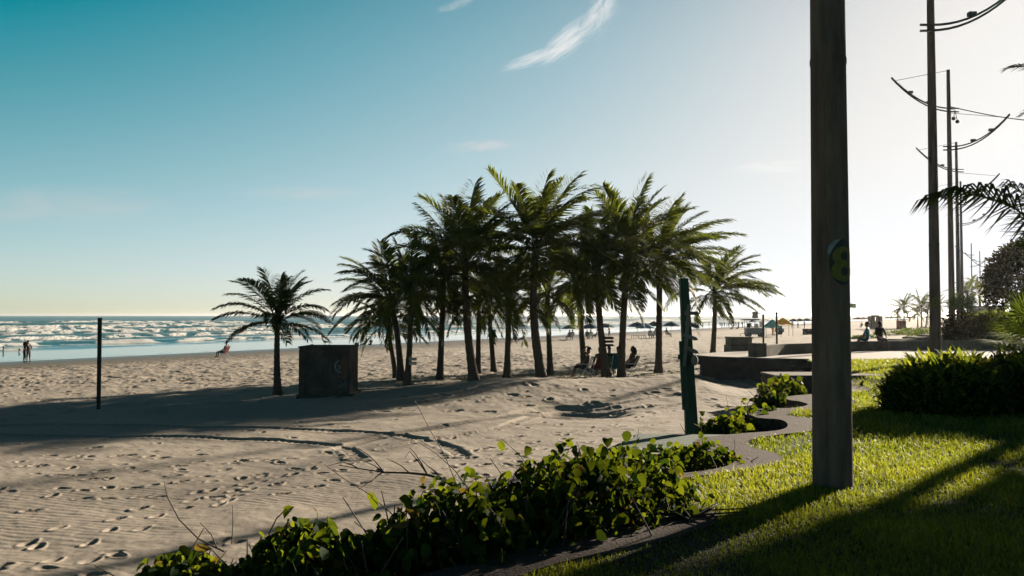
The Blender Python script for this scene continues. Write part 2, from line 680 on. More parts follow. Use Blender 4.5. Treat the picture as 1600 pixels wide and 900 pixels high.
# fan-shaped grid, finest where the camera looks
uu = np.concatenate([-np.geomspace(9, .66, 40)[:-1], np.linspace(-.64, .64, 1020), np.geomspace(.66, 9, 40)[1:]])
dd = np.concatenate([np.linspace(.6, 4.9, 14), np.geomspace(5.0, 62, 960), np.geomspace(62.5, 330, 170), np.geomspace(345, 60000, 46)])
NU, ND = len(uu), len(dd)
U, D = np.meshgrid(uu, dd)
X, Y = U * D, D
Z = sand_base(X.ravel(), Y.ravel()).reshape(X.shape)
T = shore_t(X, Y)
dry = sstep(-8, -24, T)
fade = 1 / (1 + (D / 220) ** 2)
Z += dry * fade * (.055 * fbm(X * .55, Y * .55, 4, 11) + .012 * fbm(X * 2.6, Y * 2.6, 3, 12))
# trampled zone between the grove and the sea: chopped-up sand
chop = (.3 * sstep(19, 27, D) + .7 * sstep(30, 40, D)) * dry * fade
Z += chop * (.11 * fbm(X * 1.1, Y * .9, 3, 13) + .085 * np.abs(fbm(X * 3.1, Y * 2.6, 3, 14)))
nearz = sstep(30, 16, D)
Z += nearz * (.007 * fbm(X * 7, Y * 7, 3, 15))
# wind ripples
warp = 3.4 * fbm(X * .6, Y * .6, 3, 21)
ph = (X * .35 + Y * 1.0) * 2 * math.pi / .135 + warp * 4
Z += sstep(26, 13, D) * 0.0034 * (np.sin(ph) + .35 * np.sin(2 * ph + .9)) * sstep(-.25, .25, fbm(X * .45 + 3, Y * .45, 3, 22) + .05)
lo_u, step_u = -.64, 1.28 / 1019
lg0, lgs = math.log(5.0), (math.log(62) - math.log(5.0)) / 959


def window(x, y, r):
    """grid window round a point of the fine zone"""
    if y - r < 5.1 or y + r > 61:
        return None
    j0 = 14 + int((math.log(y - r) - lg0) / lgs)
    j1 = 14 + int((math.log(y + r) - lg0) / lgs) + 2
    us = [(x - r) / (y - r), (x - r) / (y + r), (x + r) / (y - r), (x + r) / (y + r)]
    i0 = 39 + int((min(us) - lo_u) / step_u)
    i1 = 39 + int((max(us) - lo_u) / step_u) + 2
    i0, i1 = max(i0, 39), min(i1, 39 + 1019)
    if i1 <= i0:
        return None
    return slice(j0, j1), slice(i0, i1)


def dent(x, y, a, l, w, dep):
    win = window(x, y, max(l, w) * 1.7)
    if win is None:
        return
    xx, yy = X[win] - x, Y[win] - y
    ca, sa = math.cos(a), math.sin(a)
    p, q = (xx * ca + yy * sa) / l, (-xx * sa + yy * ca) / w
    r = np.hypot(p, q * (1 + .25 * p))
    Z[win] += dep * (-1.0 * sstep(1.0, .45, r) + .42 * np.exp(-((r - 1.18) / .22) ** 2))


# footprints: wandering trails, then loose ones everywhere
prng = np.random.default_rng(21)


def trail(p0, p1, jit=.25, side=.13, dep=.03):
    p0, p1 = np.array(p0[:2]), np.array(p1[:2])
    L = np.hypot(*(p1 - p0))
    a = math.atan2(p1[1] - p0[1], p1[0] - p0[0])
    n = int(L / .62)
    ox = prng.uniform(0, 50)
    for k in range(n):
        f = (k + .5) / n
        wob = jit * 2 * float(fbm(np.array([ox + f * 3.0]), np.array([0.3]), 2, 3)[0])
        s = side if k % 2 else -side
        c = p0 + (p1 - p0) * f + np.array([-math.sin(a), math.cos(a)]) * (s + wob)
        dent(c[0], c[1], a + prng.normal(0, .15), .14, .07, dep * prng.uniform(.6, 1.2))


def fl(px, py):
    return hit(px, py)


for a, b in [((0, 860), (440, 740)), ((90, 895), (330, 780)), ((330, 790), (620, 690)), ((20, 730), (330, 700)), ((60, 745), (480, 715)),
             ((350, 770), (540, 720)), ((380, 715), (560, 755)), ((0, 800), (260, 770)), ((110, 720), (340, 712)), ((250, 800), (640, 740)),
             ((640, 745), (940, 690)), ((700, 730), (1050, 640)), ((560, 650), (900, 600)), ((640, 625), (1040, 620)), ((760, 690), (1060, 660)),
             ((0, 640), (500, 600)), ((0, 620), (420, 640)), ((300, 735), (440, 715)), ((20, 895), (160, 820)), ((600, 640), (760, 600))]:
    trail(fl(*a), fl(*b))
for k in range(1000):
    d = math.exp(prng.uniform(math.log(7), math.log(60)))
    u = prng.uniform(-.62, .30)
    m = float(fbm(np.array([u * d * .35]), np.array([d * .35]), 2, 31)[0])
    if m < -.05 and d < 24:
        continue
    sc = 1 if d < 24 else 1.7
    dent(u * d, d, prng.uniform(0, 6.3), .13 * sc, .075 * sc, .03 * prng.uniform(.4, 1.2) * sc)

# tyre tracks with their tread
TRK = [[(-60, 664), (150, 666), (300, 668), (450, 671), (590, 676), (660, 686), (700, 697), (722, 712)],
       [(-60, 678), (120, 681), (250, 683), (400, 687), (490, 691), (535, 699), (560, 716)],
       [(520, 704), (570, 688), (640, 674), (720, 663), (790, 650), (860, 640), (960, 632), (1060, 618)],
       [(600, 700), (660, 688), (720, 679), (790, 667), (870, 652), (960, 645), (1060, 632)]]
for ti, tr in enumerate(TRK):
    line = spline([hit(*p)[:2] for p in tr], 6)
    x0, x1 = line[:, 0].min() - .6, line[:, 0].max() + .6
    y0, y1 = max(line[:, 1].min() - .6, 5.2), line[:, 1].max() + .6
    rows = np.where((dd > y0) & (dd < y1))[0]
    rs = slice(rows[0], rows[-1] + 1)
    xx, yy = X[rs], Y[rs]
    m = (xx > x0) & (xx < x1)
    q, arc, side = pdist(line, xx[m], yy[m])
    w = .17
    prof = -.034 * sstep(w * 1.1, w * .75, q) + .018 * np.exp(-((q - w * 1.35) / .075) ** 2)
    tread = .006 * np.sign(np.sin((arc + .35 * q * side) * 2 * math.pi / .16)) * sstep(w, w * .8, q)
    zz = Z[rs]
    zz[m] += (prof + tread) * (.9 + .3 * fbm(arc * .8, arc * 0, 2, 41))
    Z[rs] = zz
wet = sstep(-15, -3, T + 4 * fbm(X * .06, Y * .06, 3, 51))
damp = sstep(-36, -18, T + 10 * fbm(X * .03, Y * .03, 3, 52)) * .7
wet = np.maximum(wet, damp * (1 - wet) + wet)
idx = (np.arange(ND - 1)[:, None] * NU + np.arange(NU - 1)[None, :]).ravel()
quads = np.stack([idx, idx + 1, idx + NU + 1, idx + NU], 1)

k = NT('beach sand')
out = k.n('ShaderNodeOutputMaterial')
p = k.n('ShaderNodeBsdfPrincipled')
p.inputs['Specular IOR Level'].default_value = .25
tc = k.n('ShaderNodeTexCoord')
n1 = k.n('ShaderNodeTexNoise', Scale=.22, Detail=8.0, Roughness=.6)
n2 = k.n('ShaderNodeTexNoise', Scale=9.0, Detail=8.0, Roughness=.7)
n3 = k.n('ShaderNodeTexNoise', Scale=140.0, Detail=3.0, Roughness=.7)
for q in (n1, n2, n3):
    k.l(tc.outputs['Object'], q.inputs['Vector'])
cr = k.n('ShaderNodeValToRGB')
cr.color_ramp.elements[0].position = .3
cr.color_ramp.elements[0].color = (.21, .178, .141, 1)
cr.color_ramp.elements[1].position = .7
cr.color_ramp.elements[1].color = (.335, .29, .237, 1)
mixn = k.n('ShaderNodeMath', operation='MULTIPLY_ADD')
k.l(n2.outputs['Fac'], mixn.inputs[0])
mixn.inputs[1].default_value = .5
hm = k.n('ShaderNodeMath', operation='MULTIPLY')
k.l(n1.outputs['Fac'], hm.inputs[0])
hm.inputs[1].default_value = .5
k.l(hm.outputs[0], mixn.inputs[2])
k.l(mixn.outputs[0], cr.inputs['Fac'])
spk = k.n('ShaderNodeMapRange')
spk.inputs['From Min'].default_value = .66
spk.inputs['From Max'].default_value = .74
k.l(n3.outputs['Fac'], spk.inputs['Value'])
m1 = k.n('ShaderNodeMix', data_type='RGBA')
k.l(spk.outputs[0], m1.inputs[0])
k.l(cr.outputs[0], m1.inputs[6])
m1.inputs[7].default_value = (.16, .13, .10, 1)
wa = k.n('ShaderNodeAttribute', attribute_name='wet')
m2 = k.n('ShaderNodeMix', data_type='RGBA')
k.l(wa.outputs['Fac'], m2.inputs[0])
k.l(m1.outputs[2], m2.inputs[6])
m2.inputs[7].default_value = (.085, .064, .042, 1)
k.l(m2.outputs[2], p.inputs['Base Color'])
rr = k.n('ShaderNodeMapRange')
rr.inputs['From Min'].default_value = .35
rr.inputs['From Max'].default_value = 1.0
rr.inputs['To Min'].default_value = .95
rr.inputs['To Max'].default_value = .32
k.l(wa.outputs['Fac'], rr.inputs['Value'])
k.l(rr.outputs[0], p.inputs['Roughness'])
b = k.n('ShaderNodeBump', Distance=.012, Strength=.8)
ad = k.n('ShaderNodeMath', operation='MULTIPLY_ADD')
k.l(n3.outputs['Fac'], ad.inputs[0])
ad.inputs[1].default_value = .35
k.l(n2.outputs['Fac'], ad.inputs[2])
k.l(ad.outputs[0], b.inputs['Height'])
k.l(b.outputs[0], p.inputs['Normal'])
k.l(p.outputs[0], out.inputs['Surface'])
sand = mesh_np('beach_sand', np.stack([X, Y, Z], -1).reshape(-1, 3), quads=quads, mat=k.m, smooth=True, attrs={'wet': wet.ravel()})
tag(sand, kind='structure')
del X, Y, Z, T, U, D, quads, idx

# ------------------------------------------------------------------ the sea
ss = np.concatenate([np.linspace(-160, -40, 40)[:-1], np.arange(-40, 180, .8), np.arange(180, 520, 2.2), np.geomspace(522, 60000, 110)])
tt = np.concatenate([np.arange(-6, 60, .5), np.arange(60, 420, .75), np.geomspace(421, 60000, 80)])
S, Tt = np.meshgrid(ss, tt)
wz = np.zeros(S.shape)
foam = np.zeros(S.shape)
for i, (t0, h, wid) in enumerate([(21, .16, 2.0), (36, .42, 2.6), (58, .55, 3.0), (76, .75, 3.6), (97, .85, 4.0), (122, .95, 4.2), (150, .95, 4.6),
                                 (182, 1.0, 5), (220, 1.0, 5.5), (262, 1.0, 6), (310, .95, 7), (365, .9, 7)]):
    cen = t0 + 7 * fbm(S * .012, S * 0 + i * 3.1, 3, 60 + i) + 1.6 * fbm(S * .09, S * 0 + i, 2, 61 + i)
    amp = h * (.30 + .70 * sstep(-.28, .22, fbm(S * .013 + 9 * i, S * 0 + 2.2, 3, 80 + i)))
    q = (Tt - cen) / wid
    prof = np.where(q < 0, np.exp(-(q / .38) ** 2), np.exp(-(q / 1.5) ** 2))
    wz += amp * prof
    brk = sstep(-.14, .22, fbm(S * .014 + 9 * i, S * 0 + 5.2, 3, 100 + i) + (.12 if t0 < 200 else -.05))
    lump = fbm(S * .5, Tt * .8, 4, 120 + i)
    fz = sstep(-2.0, -.6, q) * sstep(.9, .1, q)
    ff = brk * fz * sstep(-.30, .10, lump)
    tail = brk * sstep(-.2, .6, q) * sstep(3.6, .8, q) * sstep(.02, .30, fbm(S * .16, Tt * .30, 4, 140 + i)) * .75
    foam = np.maximum(foam, np.maximum(ff, tail))
    wz += ff * (.10 + .4 * np.clip(lump + .2, 0, 1)) * min(1, h)
edge = np.exp(-((Tt - 2.2 - 1.5 * fbm(S * .06, S * 0, 3, 70)) / .8) ** 2) * sstep(-.2, .3, fbm(S * .5, Tt * .5, 3, 71))
foam = np.maximum(foam, .8 * edge)
chopw = sstep(24, 60, Tt)
wz += chopw * (.16 * fbm(S * .12, Tt * .22, 3, 150) + .05 * fbm(S * .5, Tt * .9, 2, 151)) * np.where(Tt < 900, 1, 0)
SX = SH0[0] + SHD[0] * S + SHN[0] * Tt
SY = SH0[1] + SHD[1] * S + SHN[1] * Tt
n_ = len(ss)
idx = (np.arange(len(tt) - 1)[:, None] * n_ + np.arange(n_ - 1)[None, :]).ravel()
quads = np.stack([idx, idx + 1, idx + n_ + 1, idx + n_], 1)
k = NT('sea water and foam')
out = k.n('ShaderNodeOutputMaterial')
p = k.n('ShaderNodeBsdfPrincipled')
tc = k.n('ShaderNodeTexCoord')
fa = k.n('ShaderNodeAttribute', attribute_name='foam')
ca = k.n('ShaderNodeAttribute', attribute_name='chop')
nz = k.n('ShaderNodeTexNoise', Scale=.9, Detail=7.0, Roughness=.6)
nf = k.n('ShaderNodeTexNoise', Scale=2.2, Detail=7.0, Roughness=.65)
mp = k.n('ShaderNodeMapping')
mp.inputs['Rotation'].default_value = (0, 0, R(27))
mp.inputs['Scale'].default_value = (1.0, .45, 1)
k.l(tc.outputs['Object'], mp.inputs['Vector'])
k.l(mp.outputs[0], nz.inputs['Vector'])
k.l(tc.outputs['Object'], nf.inputs['Vector'])
fm = k.n('ShaderNodeMath', operation='MULTIPLY_ADD')
k.l(nf.outputs['Fac'], fm.inputs[0])
fm.inputs[1].default_value = .9
k.l(fa.outputs['Fac'], fm.inputs[2])
fr = k.n('ShaderNodeMapRange', interpolation_type='SMOOTHSTEP')
# thin streaks of old foam drawn out along the shore
mp2 = k.n('ShaderNodeMapping')
mp2.inputs['Rotation'].default_value = (0, 0, R(27.4))
mp2.inputs['Scale'].default_value = (.55, .07, 1)
k.l(tc.outputs['Object'], mp2.inputs['Vector'])
ns = k.n('ShaderNodeTexNoise', Scale=1.0, Detail=6.0, Roughness=.7)
k.l(mp2.outputs[0], ns.inputs['Vector'])
sr = k.n('ShaderNodeMapRange', interpolation_type='SMOOTHSTEP')
sr.inputs['From Min'].default_value = .56
sr.inputs['From Max'].default_value = .74
sr.inputs['To Max'].default_value = .42
k.l(ns.outputs['Fac'], sr.inputs['Value'])
st_ = k.n('ShaderNodeAttribute', attribute_name='surf')
sm = k.n('ShaderNodeMath', operation='MULTIPLY_ADD')
k.l(sr.outputs[0], sm.inputs[0])
k.l(st_.outputs['Fac'], sm.inputs[1])
k.l(fm.outputs[0], sm.inputs[2])
fm = sm
fr.inputs['From Min'].default_value = .72
fr.inputs['From Max'].default_value = 1.35
k.l(fm.outputs[0], fr.inputs['Value'])
cm = k.n('ShaderNodeMix', data_type='RGBA')
k.l(fr.outputs[0], cm.inputs[0])
cm.inputs[6].default_value = (.04, .115, .135, 1)
cm.inputs[7].default_value = (.50, .50, .48, 1)
k.l(cm.outputs[2], p.inputs['Base Color'])
r1 = k.n('ShaderNodeMapRange')
r1.inputs['To Min'].default_value = .06
r1.inputs['To Max'].default_value = .34
k.l(ca.outputs['Fac'], r1.inputs['Value'])
r2 = k.n('ShaderNodeMath', operation='MAXIMUM')
k.l(r1.outputs[0], r2.inputs[0])
k.l(fr.outputs[0], r2.inputs[1])
k.l(r2.outputs[0], p.inputs['Roughness'])
p.inputs['IOR'].default_value = 1.33
bs = k.n('ShaderNodeMath', operation='MULTIPLY')
k.l(ca.outputs['Fac'], bs.inputs[0])
bs.inputs[1].default_value = 1.0
b = k.n('ShaderNodeBump', Distance=.5)
k.l(bs.outputs[0], b.inputs['Strength'])
k.l(nz.outputs['Fac'], b.inputs['Height'])
k.l(b.outputs[0], p.inputs['Normal'])
k.l(p.outputs[0], out.inputs['Surface'])
sea = mesh_np('sea', np.stack([SX, SY, wz - 2.3], -1).reshape(-1, 3), quads=quads, mat=k.m, smooth=True,
              attrs={'foam': foam.ravel(), 'chop': chopw.ravel(), 'surf': (sstep(18, 40, Tt) * sstep(420, 300, Tt)).ravel()})
tag(sea, kind='structure')
del S, Tt, SX, SY, wz, foam, quads, idx

# ------------------------------------------------------------------ kerb, lawn, terrace
mb = MB()
mb.prism([tuple(q) for q in kerb_out] + [tuple(q) for q in kerb_in[::-1]], -1.0, .035)
k_ = pmat('pebbled concrete kerb', (.085, .058, .044), (.026, .019, .015), .95, 9, .03, 45)
kb = mb.build('kerb', k_)
tag(kb, kind='structure')

lawn_poly = [tuple(q) for q in kerb_in] + [(9.75, 25), (10.4, 29), (11.2, 33.85), (20, 34.2), (90, 34.2), (90, 2), (-2, 2)]
mb = MB()
mb.prism(lawn_poly, -.5, 0)
lw = mb.build('lawn_ground', M['soil'])
tag(lw, kind='structure')

# round terrace of the promenade with its undercut lip
PC, PR = Vector((19.0, 43.5)), 13.2


def arc(a0, a1, r, n=40, c=PC):
    return [(c.x + r * math.cos(R(a0 + (a1 - a0) * i / n)), c.y + r * math.sin(R(a0 + (a1 - a0) * i / n))) for i in range(n + 1)]


front = [tuple(flat(px, py)[:2]) for px, py in [(1265, 562.5), (1205, 561.5), (1150, 560), (1112, 558.5), (1088, 556.5)]]
front = [(11.3, 33.9)] + front + [(7.9, 38.6), (9.2, 40.6), (11.5, 42.6), (15, 44.6), (20, 45.4), (60, 45.4), (60, 34.25), (20, 34.25)]
mb = MB()
mb.prism(front, -.30, .008)
pz = mb.build('promenade_paving', M['plaza'])
tag(pz, kind='structure')


def shrink(poly, k):
    c = np.mean(np.array(poly), axis=0)
    return [tuple(c + (np.array(q) - c) * k) for q in poly]


mb = MB()
lip = [(q[0], q[1]) for q in front[:7]]
cen = np.array([13.5, 38.5])
lip_out = [tuple(np.array(q) + (np.array(q) - cen) / np.linalg.norm(np.array(q) - cen) * .12) for q in lip[1:]]
lip_in = [tuple(np.array(q) - (np.array(q) - cen) / np.linalg.norm(np.array(q) - cen) * .02) for q in lip[1:]]
mb.prism(lip_out + lip_in[::-1], -.33, .05)
sub_out = [tuple(np.array(q) - (np.array(q) - cen) / np.linalg.norm(np.array(q) - cen) * .25) for q in lip[1:]]
sub_in = [tuple(np.array(q) - (np.array(q) - cen) / np.linalg.norm(np.array(q) - cen) * .55) for q in lip[1:]]
mb2 = MB()
mb2.prism(sub_out + sub_in[::-1], -1.3, -.301)
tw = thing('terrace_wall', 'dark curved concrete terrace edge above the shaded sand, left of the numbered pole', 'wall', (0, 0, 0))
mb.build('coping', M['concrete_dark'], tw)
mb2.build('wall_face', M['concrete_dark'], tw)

# low seat wall round the far side of the terrace
sw = thing('seat_wall', 'low weathered concrete seat wall where the couple sits, curving round the terrace', 'wall')
line = spline([flat(1197, 557.5)[:2], flat(1230, 554)[:2], flat(1265, 552.5)[:2], (16.0, 42.2), (18.3, 43.2), (21, 43.8), (24, 44.0), (34, 44.0)], 6)
nrm = []
for i in range(len(line)):
    t = line[min(i + 1, len(line) - 1)] - line[max(i - 1, 0)]
    t = t / np.linalg.norm(t)
    nrm.append(np.array([-t[1], t[0]]))
mb = MB()
mb.prism([tuple(q) for q in line] + [tuple(q + n * .38) for q, n in list(zip(line, nrm))[::-1]], -.2, .46)
mb.build('wall_body', M['concrete'], sw)
mb = MB()
a = flat(1186, 558)
mb.box((a.x, a.y + .25, .27), (.50, .6, .60), .3, .02)
mb.build('end_pillar', M['concrete'], sw)

# concrete step block at the end of the kerb
p0 = flat(1216, 588, .04)
st = thing('step_block', 'squat dark concrete block at the sand end of the kerb behind the numbered pole', 'block', (p0.x, p0.y, 0))
mb = MB()
mb.box((1.5, .9, -.46), (3.0, 1.5, .92), 0, .02)
mb.build('block_body', M['concrete_dark'], st)
mb = MB()
mb.box((1.5, .9, .03), (3.06, 1.56, .055), 0, .012)
mb.build('top_slab', M['concrete'], st)

# planted ground inland of the promenade
inland = [(20.5, 45.5), (34, 45.5), (90, 45.5), (420, 45.5), (1500, 1200), (700, 1200), (300, 560), (110, 196), (62, 110), (40, 72), (28, 56)]
mb = MB()
mb.prism(inland, -1.6, .03)
k2 = pmat('park ground', (.06, .075, .025), (.09, .075, .045), 1, .35, .03, 8)
ig = mb.build('park_ground', k2)
tag(ig, kind='structure')
mb = MB()
for i in range(4):
    a = at(1398 + 10 * i, 524, 70 + i * 1.0)
    mb.box((a.x + .6 * i, a.y, -.55 + .14 * i), (3.6 - .3 * i, 1.5, .5), .5, .02)
sp = thing('beach_steps', 'worn concrete steps dropping from the promenade to the sand beyond the seated couple', 'steps')
mb.build('step', M['concrete'], sp)
# ------------------------------------------------------------------ palms
class Leafage:
    """gathers many small faces as numpy blocks"""

    def __init__(self):
        self.v, self.t, self.q, self.a, self.n = [], [], [], [], 0

    def add(self, v, tris=None, quads=None, tone=None):
        v = np.asarray(v, float).reshape(-1, 3)
        if tris is not None and len(tris):
            self.t.append(np.asarray(tris) + self.n)
        if quads is not None and len(quads):
            self.q.append(np.asarray(quads) + self.n)
        self.v.append(v)
        self.a.append(np.broadcast_to(np.asarray(tone if tone is not None else 0.0, float), (len(v),)))
        self.n += len(v)

    def build(self, name, mat, parent=None, loc=None, smooth=False):
        return mesh_np(name, np.concatenate(self.v), np.concatenate(self.t) if self.t else None,
                       np.concatenate(self.q) if self.q else None, mat, parent, smooth, {'tone': np.concatenate(self.a)}, loc)


def frond(L, base, az, el, length, droop, wind=(0, 0), rg=random, leaf=.24, n=46, tone=.4, hang=.55, twist=0.0, width=.055):
    """one feather leaf: a bending midrib and two rows of drooping leaflets"""
    N = 22
    p = np.array(base, float)
    pts, tan = [], []
    side0 = np.array([math.sin(az), -math.cos(az), 0])
    side0 = np.array([-math.sin(az), math.cos(az), 0])
    for i in range(N + 1):
        s = i / N
        e = el - droop * s ** 1.4
        d = np.array([math.cos(az) * math.cos(e), math.sin(az) * math.cos(e), math.sin(e)])
        d = d + np.array([wind[0], wind[1], 0]) * s
        d /= np.linalg.norm(d)
        pts.append(p.copy())
        tan.append(d)
        p = p + d * length / N
    pts, tan = np.array(pts), np.array(tan)
    # midrib: three-sided tapering rod
    rad = np.linspace(.028, .005, N + 1) * (length / 2.8)
    sd = np.cross(tan, [0, 0, 1.0])
    sn = np.linalg.norm(sd, axis=1, keepdims=True)
    sd = np.where(sn > .05, sd / np.maximum(sn, 1e-6), side0)
    upv = np.cross(sd, tan)
    ring = np.stack([pts + sd * rad[:, None], pts + upv * rad[:, None], pts - sd * rad[:, None]], 1).reshape(-1, 3)
    qs = []
    for i in range(N):
        for k in range(3):
            qs.append((i * 3 + k, i * 3 + (k + 1) % 3, i * 3 + 3 + (k + 1) % 3, i * 3 + 3 + k))
    L.add(ring, quads=qs, tone=.15)
    # leaflets
    vs, qd, tr, tn = [], [], [], []
    m = 0
    for i in range(n):
        s = .14 + .86 * (i + rg.random() * .6) / n
        f = s * N
        a = min(int(f), N - 1)
        w = f - a
        P = pts[a] * (1 - w) + pts[a + 1] * w
        Tn = tan[min(a + 1, N)]
        S = sd[min(a + 1, N)]
        Un = upv[min(a + 1, N)]
        ll = leaf * length * (math.sin(min(s * 1.15 + .18, 1.0) * math.pi * .62) ** .7) * (1.12 - .62 * s ** 3)
        for sg in (1, -1):
            if rg.random() < .05:
                continue
            sp = .85 - .35 * s + rg.uniform(-.1, .1)
            d = Tn * (1 - .55 * sp) + S * sg * sp + Un * (.22 + rg.uniform(-.12, .12)) + S * twist
            d = d / np.linalg.norm(d)
            l = ll * rg.uniform(.85, 1.1)
            d2 = d + np.array([wind[0] * .5, wind[1] * .5, -hang * rg.uniform(.7, 1.3)])
            d2 /= np.linalg.norm(d2)
            wv = np.cross(d, Un)
            wv = wv / (np.linalg.norm(wv) + 1e-9)
            wv = Tn * .7 + wv * .5
            wv /= np.linalg.norm(wv)
            W_ = width * length / 2.8 * .5
            A = P
            B = P + d * l * .5
            C_ = B + d2 * l * .5
            vs += [A - wv * W_ * .5, A + wv * W_ * .5, B - wv * W_, B + wv * W_, C_]
            qd.append((m, m + 1, m + 3, m + 2))
            tr.append((m + 2, m + 3, m + 4))
            tt_ = min(1, max(0, tone + rg.uniform(-.25, .25)))
            tn += [tt_] * 5
            m += 5
    L.add(vs, tr, qd, tn)


def trunk_mesh(base, top, r0, r1, bend, rg):
    base, top = Vector(base), Vector(top)
    pts, rad = [], []
    n = 26
    H = (top - base).length
    for i in range(n + 1):
        s = i / n
        p = base.lerp(top, s) + Vector((bend[0], bend[1], 0)) * math.sin(math.pi * s)
        pts.append(p)
        r = r0 + (r1 - r0) * s ** .8 + .55 * r0 * math.exp(-s * H / .32)
        r *= 1 + (.045 if i % 2 else -.03) + rg.uniform(-.02, .02)
        rad.append(r)
    pts[0] -= Vector((0, 0, .35))
    mb = MB()
    mb.tube(pts, rad, 12)
    return mb


def palm(name, label, px, basey, d, cpx, cpy, fl_, nf, seed, r0=.19, r1=.13, wind=(.25, 0), group=None, bend=(0, 0), low=-.5, fronds=None, cd=0, n=56, leaf=.29, hang=.75, lw=.068):
    rg = random.Random(seed)
    r0, r1, nf, fl_ = r0 * .84, r1 * .84, int(nf * 1.15), fl_ * 1.1
    X_, Z_ = ray(px, basey)
    bx, by = X_ * d, d
    bz = sz(bx, by)
    c = at(cpx, cpy, d + cd)
    root = thing(name, label, 'palm tree', (bx, by, bz), 0, group)
    top = c - Vector((bx, by, bz))
    trunk_mesh((0, 0, 0), top, r0, r1, bend, rg).build('trunk', M['trunk'], root, True)
    L = Leafage()
    G = 2.399963
    for i in range(nf):
        s = (i + .5) / nf
        az = i * G + rg.uniform(-.3, .3)
        el = R(86) - s ** .95 * (R(86) - low) + rg.uniform(-.16, .16)
        dr = .45 + .6 * math.sin(math.pi * min(1, s * .85)) + rg.uniform(-.2, .3)
        ln = fl_ * (.82 + .22 * math.sin(math.pi * min(1, s * 1.1))) * rg.uniform(.9, 1.1)
        w = (wind[0] * rg.uniform(.5, 1.4), wind[1] + rg.uniform(-.1, .1))
        frond(L, top + Vector((0, 0, .05 - .25 * s)) + Vector((math.cos(az), math.sin(az), 0)) * .08, az, el, ln, dr, w, rg,
              leaf, n, .25 + .5 * (s > .6) * rg.random() + .1 * rg.random(), hang * (.35 + 1.1 * s), rg.uniform(-.3, .3), lw)
    if fronds:
        for az, el, ln, dr in fronds:
            frond(L, top, az, el, ln, dr, wind, rg, leaf, n, .35, hang, 0)
    # brown boots and fibre where the fronds leave the trunk
    for i in range(16):
        az = i * G
        b0 = np.array(top) + np.array([0, 0, -.45 + .03 * i])
        dv = np.array([math.cos(az) * .5, math.sin(az) * .5, .85])
        sv = np.array([-math.sin(az), math.cos(az), 0]) * .07
        L.add([b0 - sv, b0 + sv, b0 + dv * .55 + sv * .5, b0 + dv * .55 - sv * .5], quads=[(0, 1, 2, 3)], tone=1)
    L.build('crown', M['frond'], root)
    return root


GRP = 'palms of the grove on the sand'
palm('coconut_palm', 'small palm standing alone on the sand beside the graffiti block', 434, 611, 30.4, 434, 497, 1.9, 22, 11, .15, .10, (.12, 0), GRP, low=-.2, bend=(-.03, 0))
palm('coconut_palm', 'young slender palm at the left end of the grove, half hidden behind two thicker trunks', 619, 588, 39, 604, 500, 1.9, 16, 12, .13, .09, (.1, 0), GRP, low=-.6)
palm('coconut_palm', 'palm at the left end of the grove whose fronds arch out towards the lone palm', 627, 595, 36.5, 612, 470, 2.55, 22, 13, .17, .12, (-.1, 0), GRP, low=-.55, bend=(.06, 0),
     fronds=[(R(182), .35, 2.5, 1.1), (R(176), .75, 2.5, 1.0), (R(186), 1.0, 2.6, .9)])
palm('coconut_palm', 'palm with a pale board nailed to its trunk', 636, 606, 34.8, 643, 455, 2.45, 24, 14, .15, .11, (.1, 0), GRP, low=-.6, bend=(.03, 0),
     fronds=[(R(-6), .25, 2.6, 1.3)])
palm('coconut_palm', 'straight-trunked palm between the one with the pale board and the thick leaning one', 687, 590, 37, 694, 432, 2.6, 22, 15, .16, .12, (.2, 0), GRP, low=-.5)
palm('coconut_palm', 'thick palm leaning left with a tall crown of upright fronds, left of the tallest palm', 741, 594, 36, 727, 405, 3.15, 28, 16, .22, .15, (.2, 0), GRP, low=-.5, bend=(-.12, 0),
     fronds=[(R(150), .85, 3.4, .35), (R(120), 1.15, 3.2, .4), (R(60), 1.2, 3.2, .4)])
palm('coconut_palm', 'thin palm trunk close behind the thick leaning palm', 747, 586, 41, 748, 468, 2.2, 16, 17, .15, .11, (.2, 0), GRP, low=-.6)
palm('coconut_palm', 'thin leaning palm with a blue green box sign on its trunk', 772, 583, 42, 762, 465, 2.2, 16, 18, .15, .11, (.2, 0), GRP, low=-.6)
palm('coconut_palm', 'short palm with hanging lower fronds left of the tallest palm', 792, 590, 37, 796, 460, 2.3, 22, 19, .17, .12, (.1, 0), GRP, low=-.9)
palm('coconut_palm', 'tallest palm of the grove with a curved trunk and the widest crown', 847, 590, 36.2, 838, 388, 3.35, 32, 20, .23, .16, (.25, 0), GRP, low=-.45, bend=(-.22, 0),
     fronds=[(R(75), 1.25, 3.2, .35), (R(20), .8, 3.4, .8), (R(160), .7, 3.3, .8), (R(5), .25, 3.4, .9)])
palm('coconut_palm', 'slim palm just right of the tallest palm', 860, 586, 40, 855, 455, 2.3, 18, 21, .16, .12, (.25, 0), GRP, low=-.7)
palm('coconut_palm', 'palm beside the man with his arm raised, leaning left', 913, 570, 46, 902, 440, 2.9, 20, 22, .19, .14, (.3, 0), GRP, low=-.5)
palm('coconut_palm', 'palm with three dark direction boards on its trunk', 948, 588, 37, 932, 428, 2.75, 26, 23, .19, .14, (.3, 0), GRP, low=-.6, bend=(-.05, 0))
palm('coconut_palm', 'palm in front of the seated group with a tall bright-tipped crown', 971, 587, 37.4, 982, 398, 3.1, 30, 24, .19, .14, (.35, 0), GRP, low=-.55, bend=(-.06, 0),
     fronds=[(R(80), 1.3, 2.9, .4), (R(115), 1.05, 3.0, .5)])
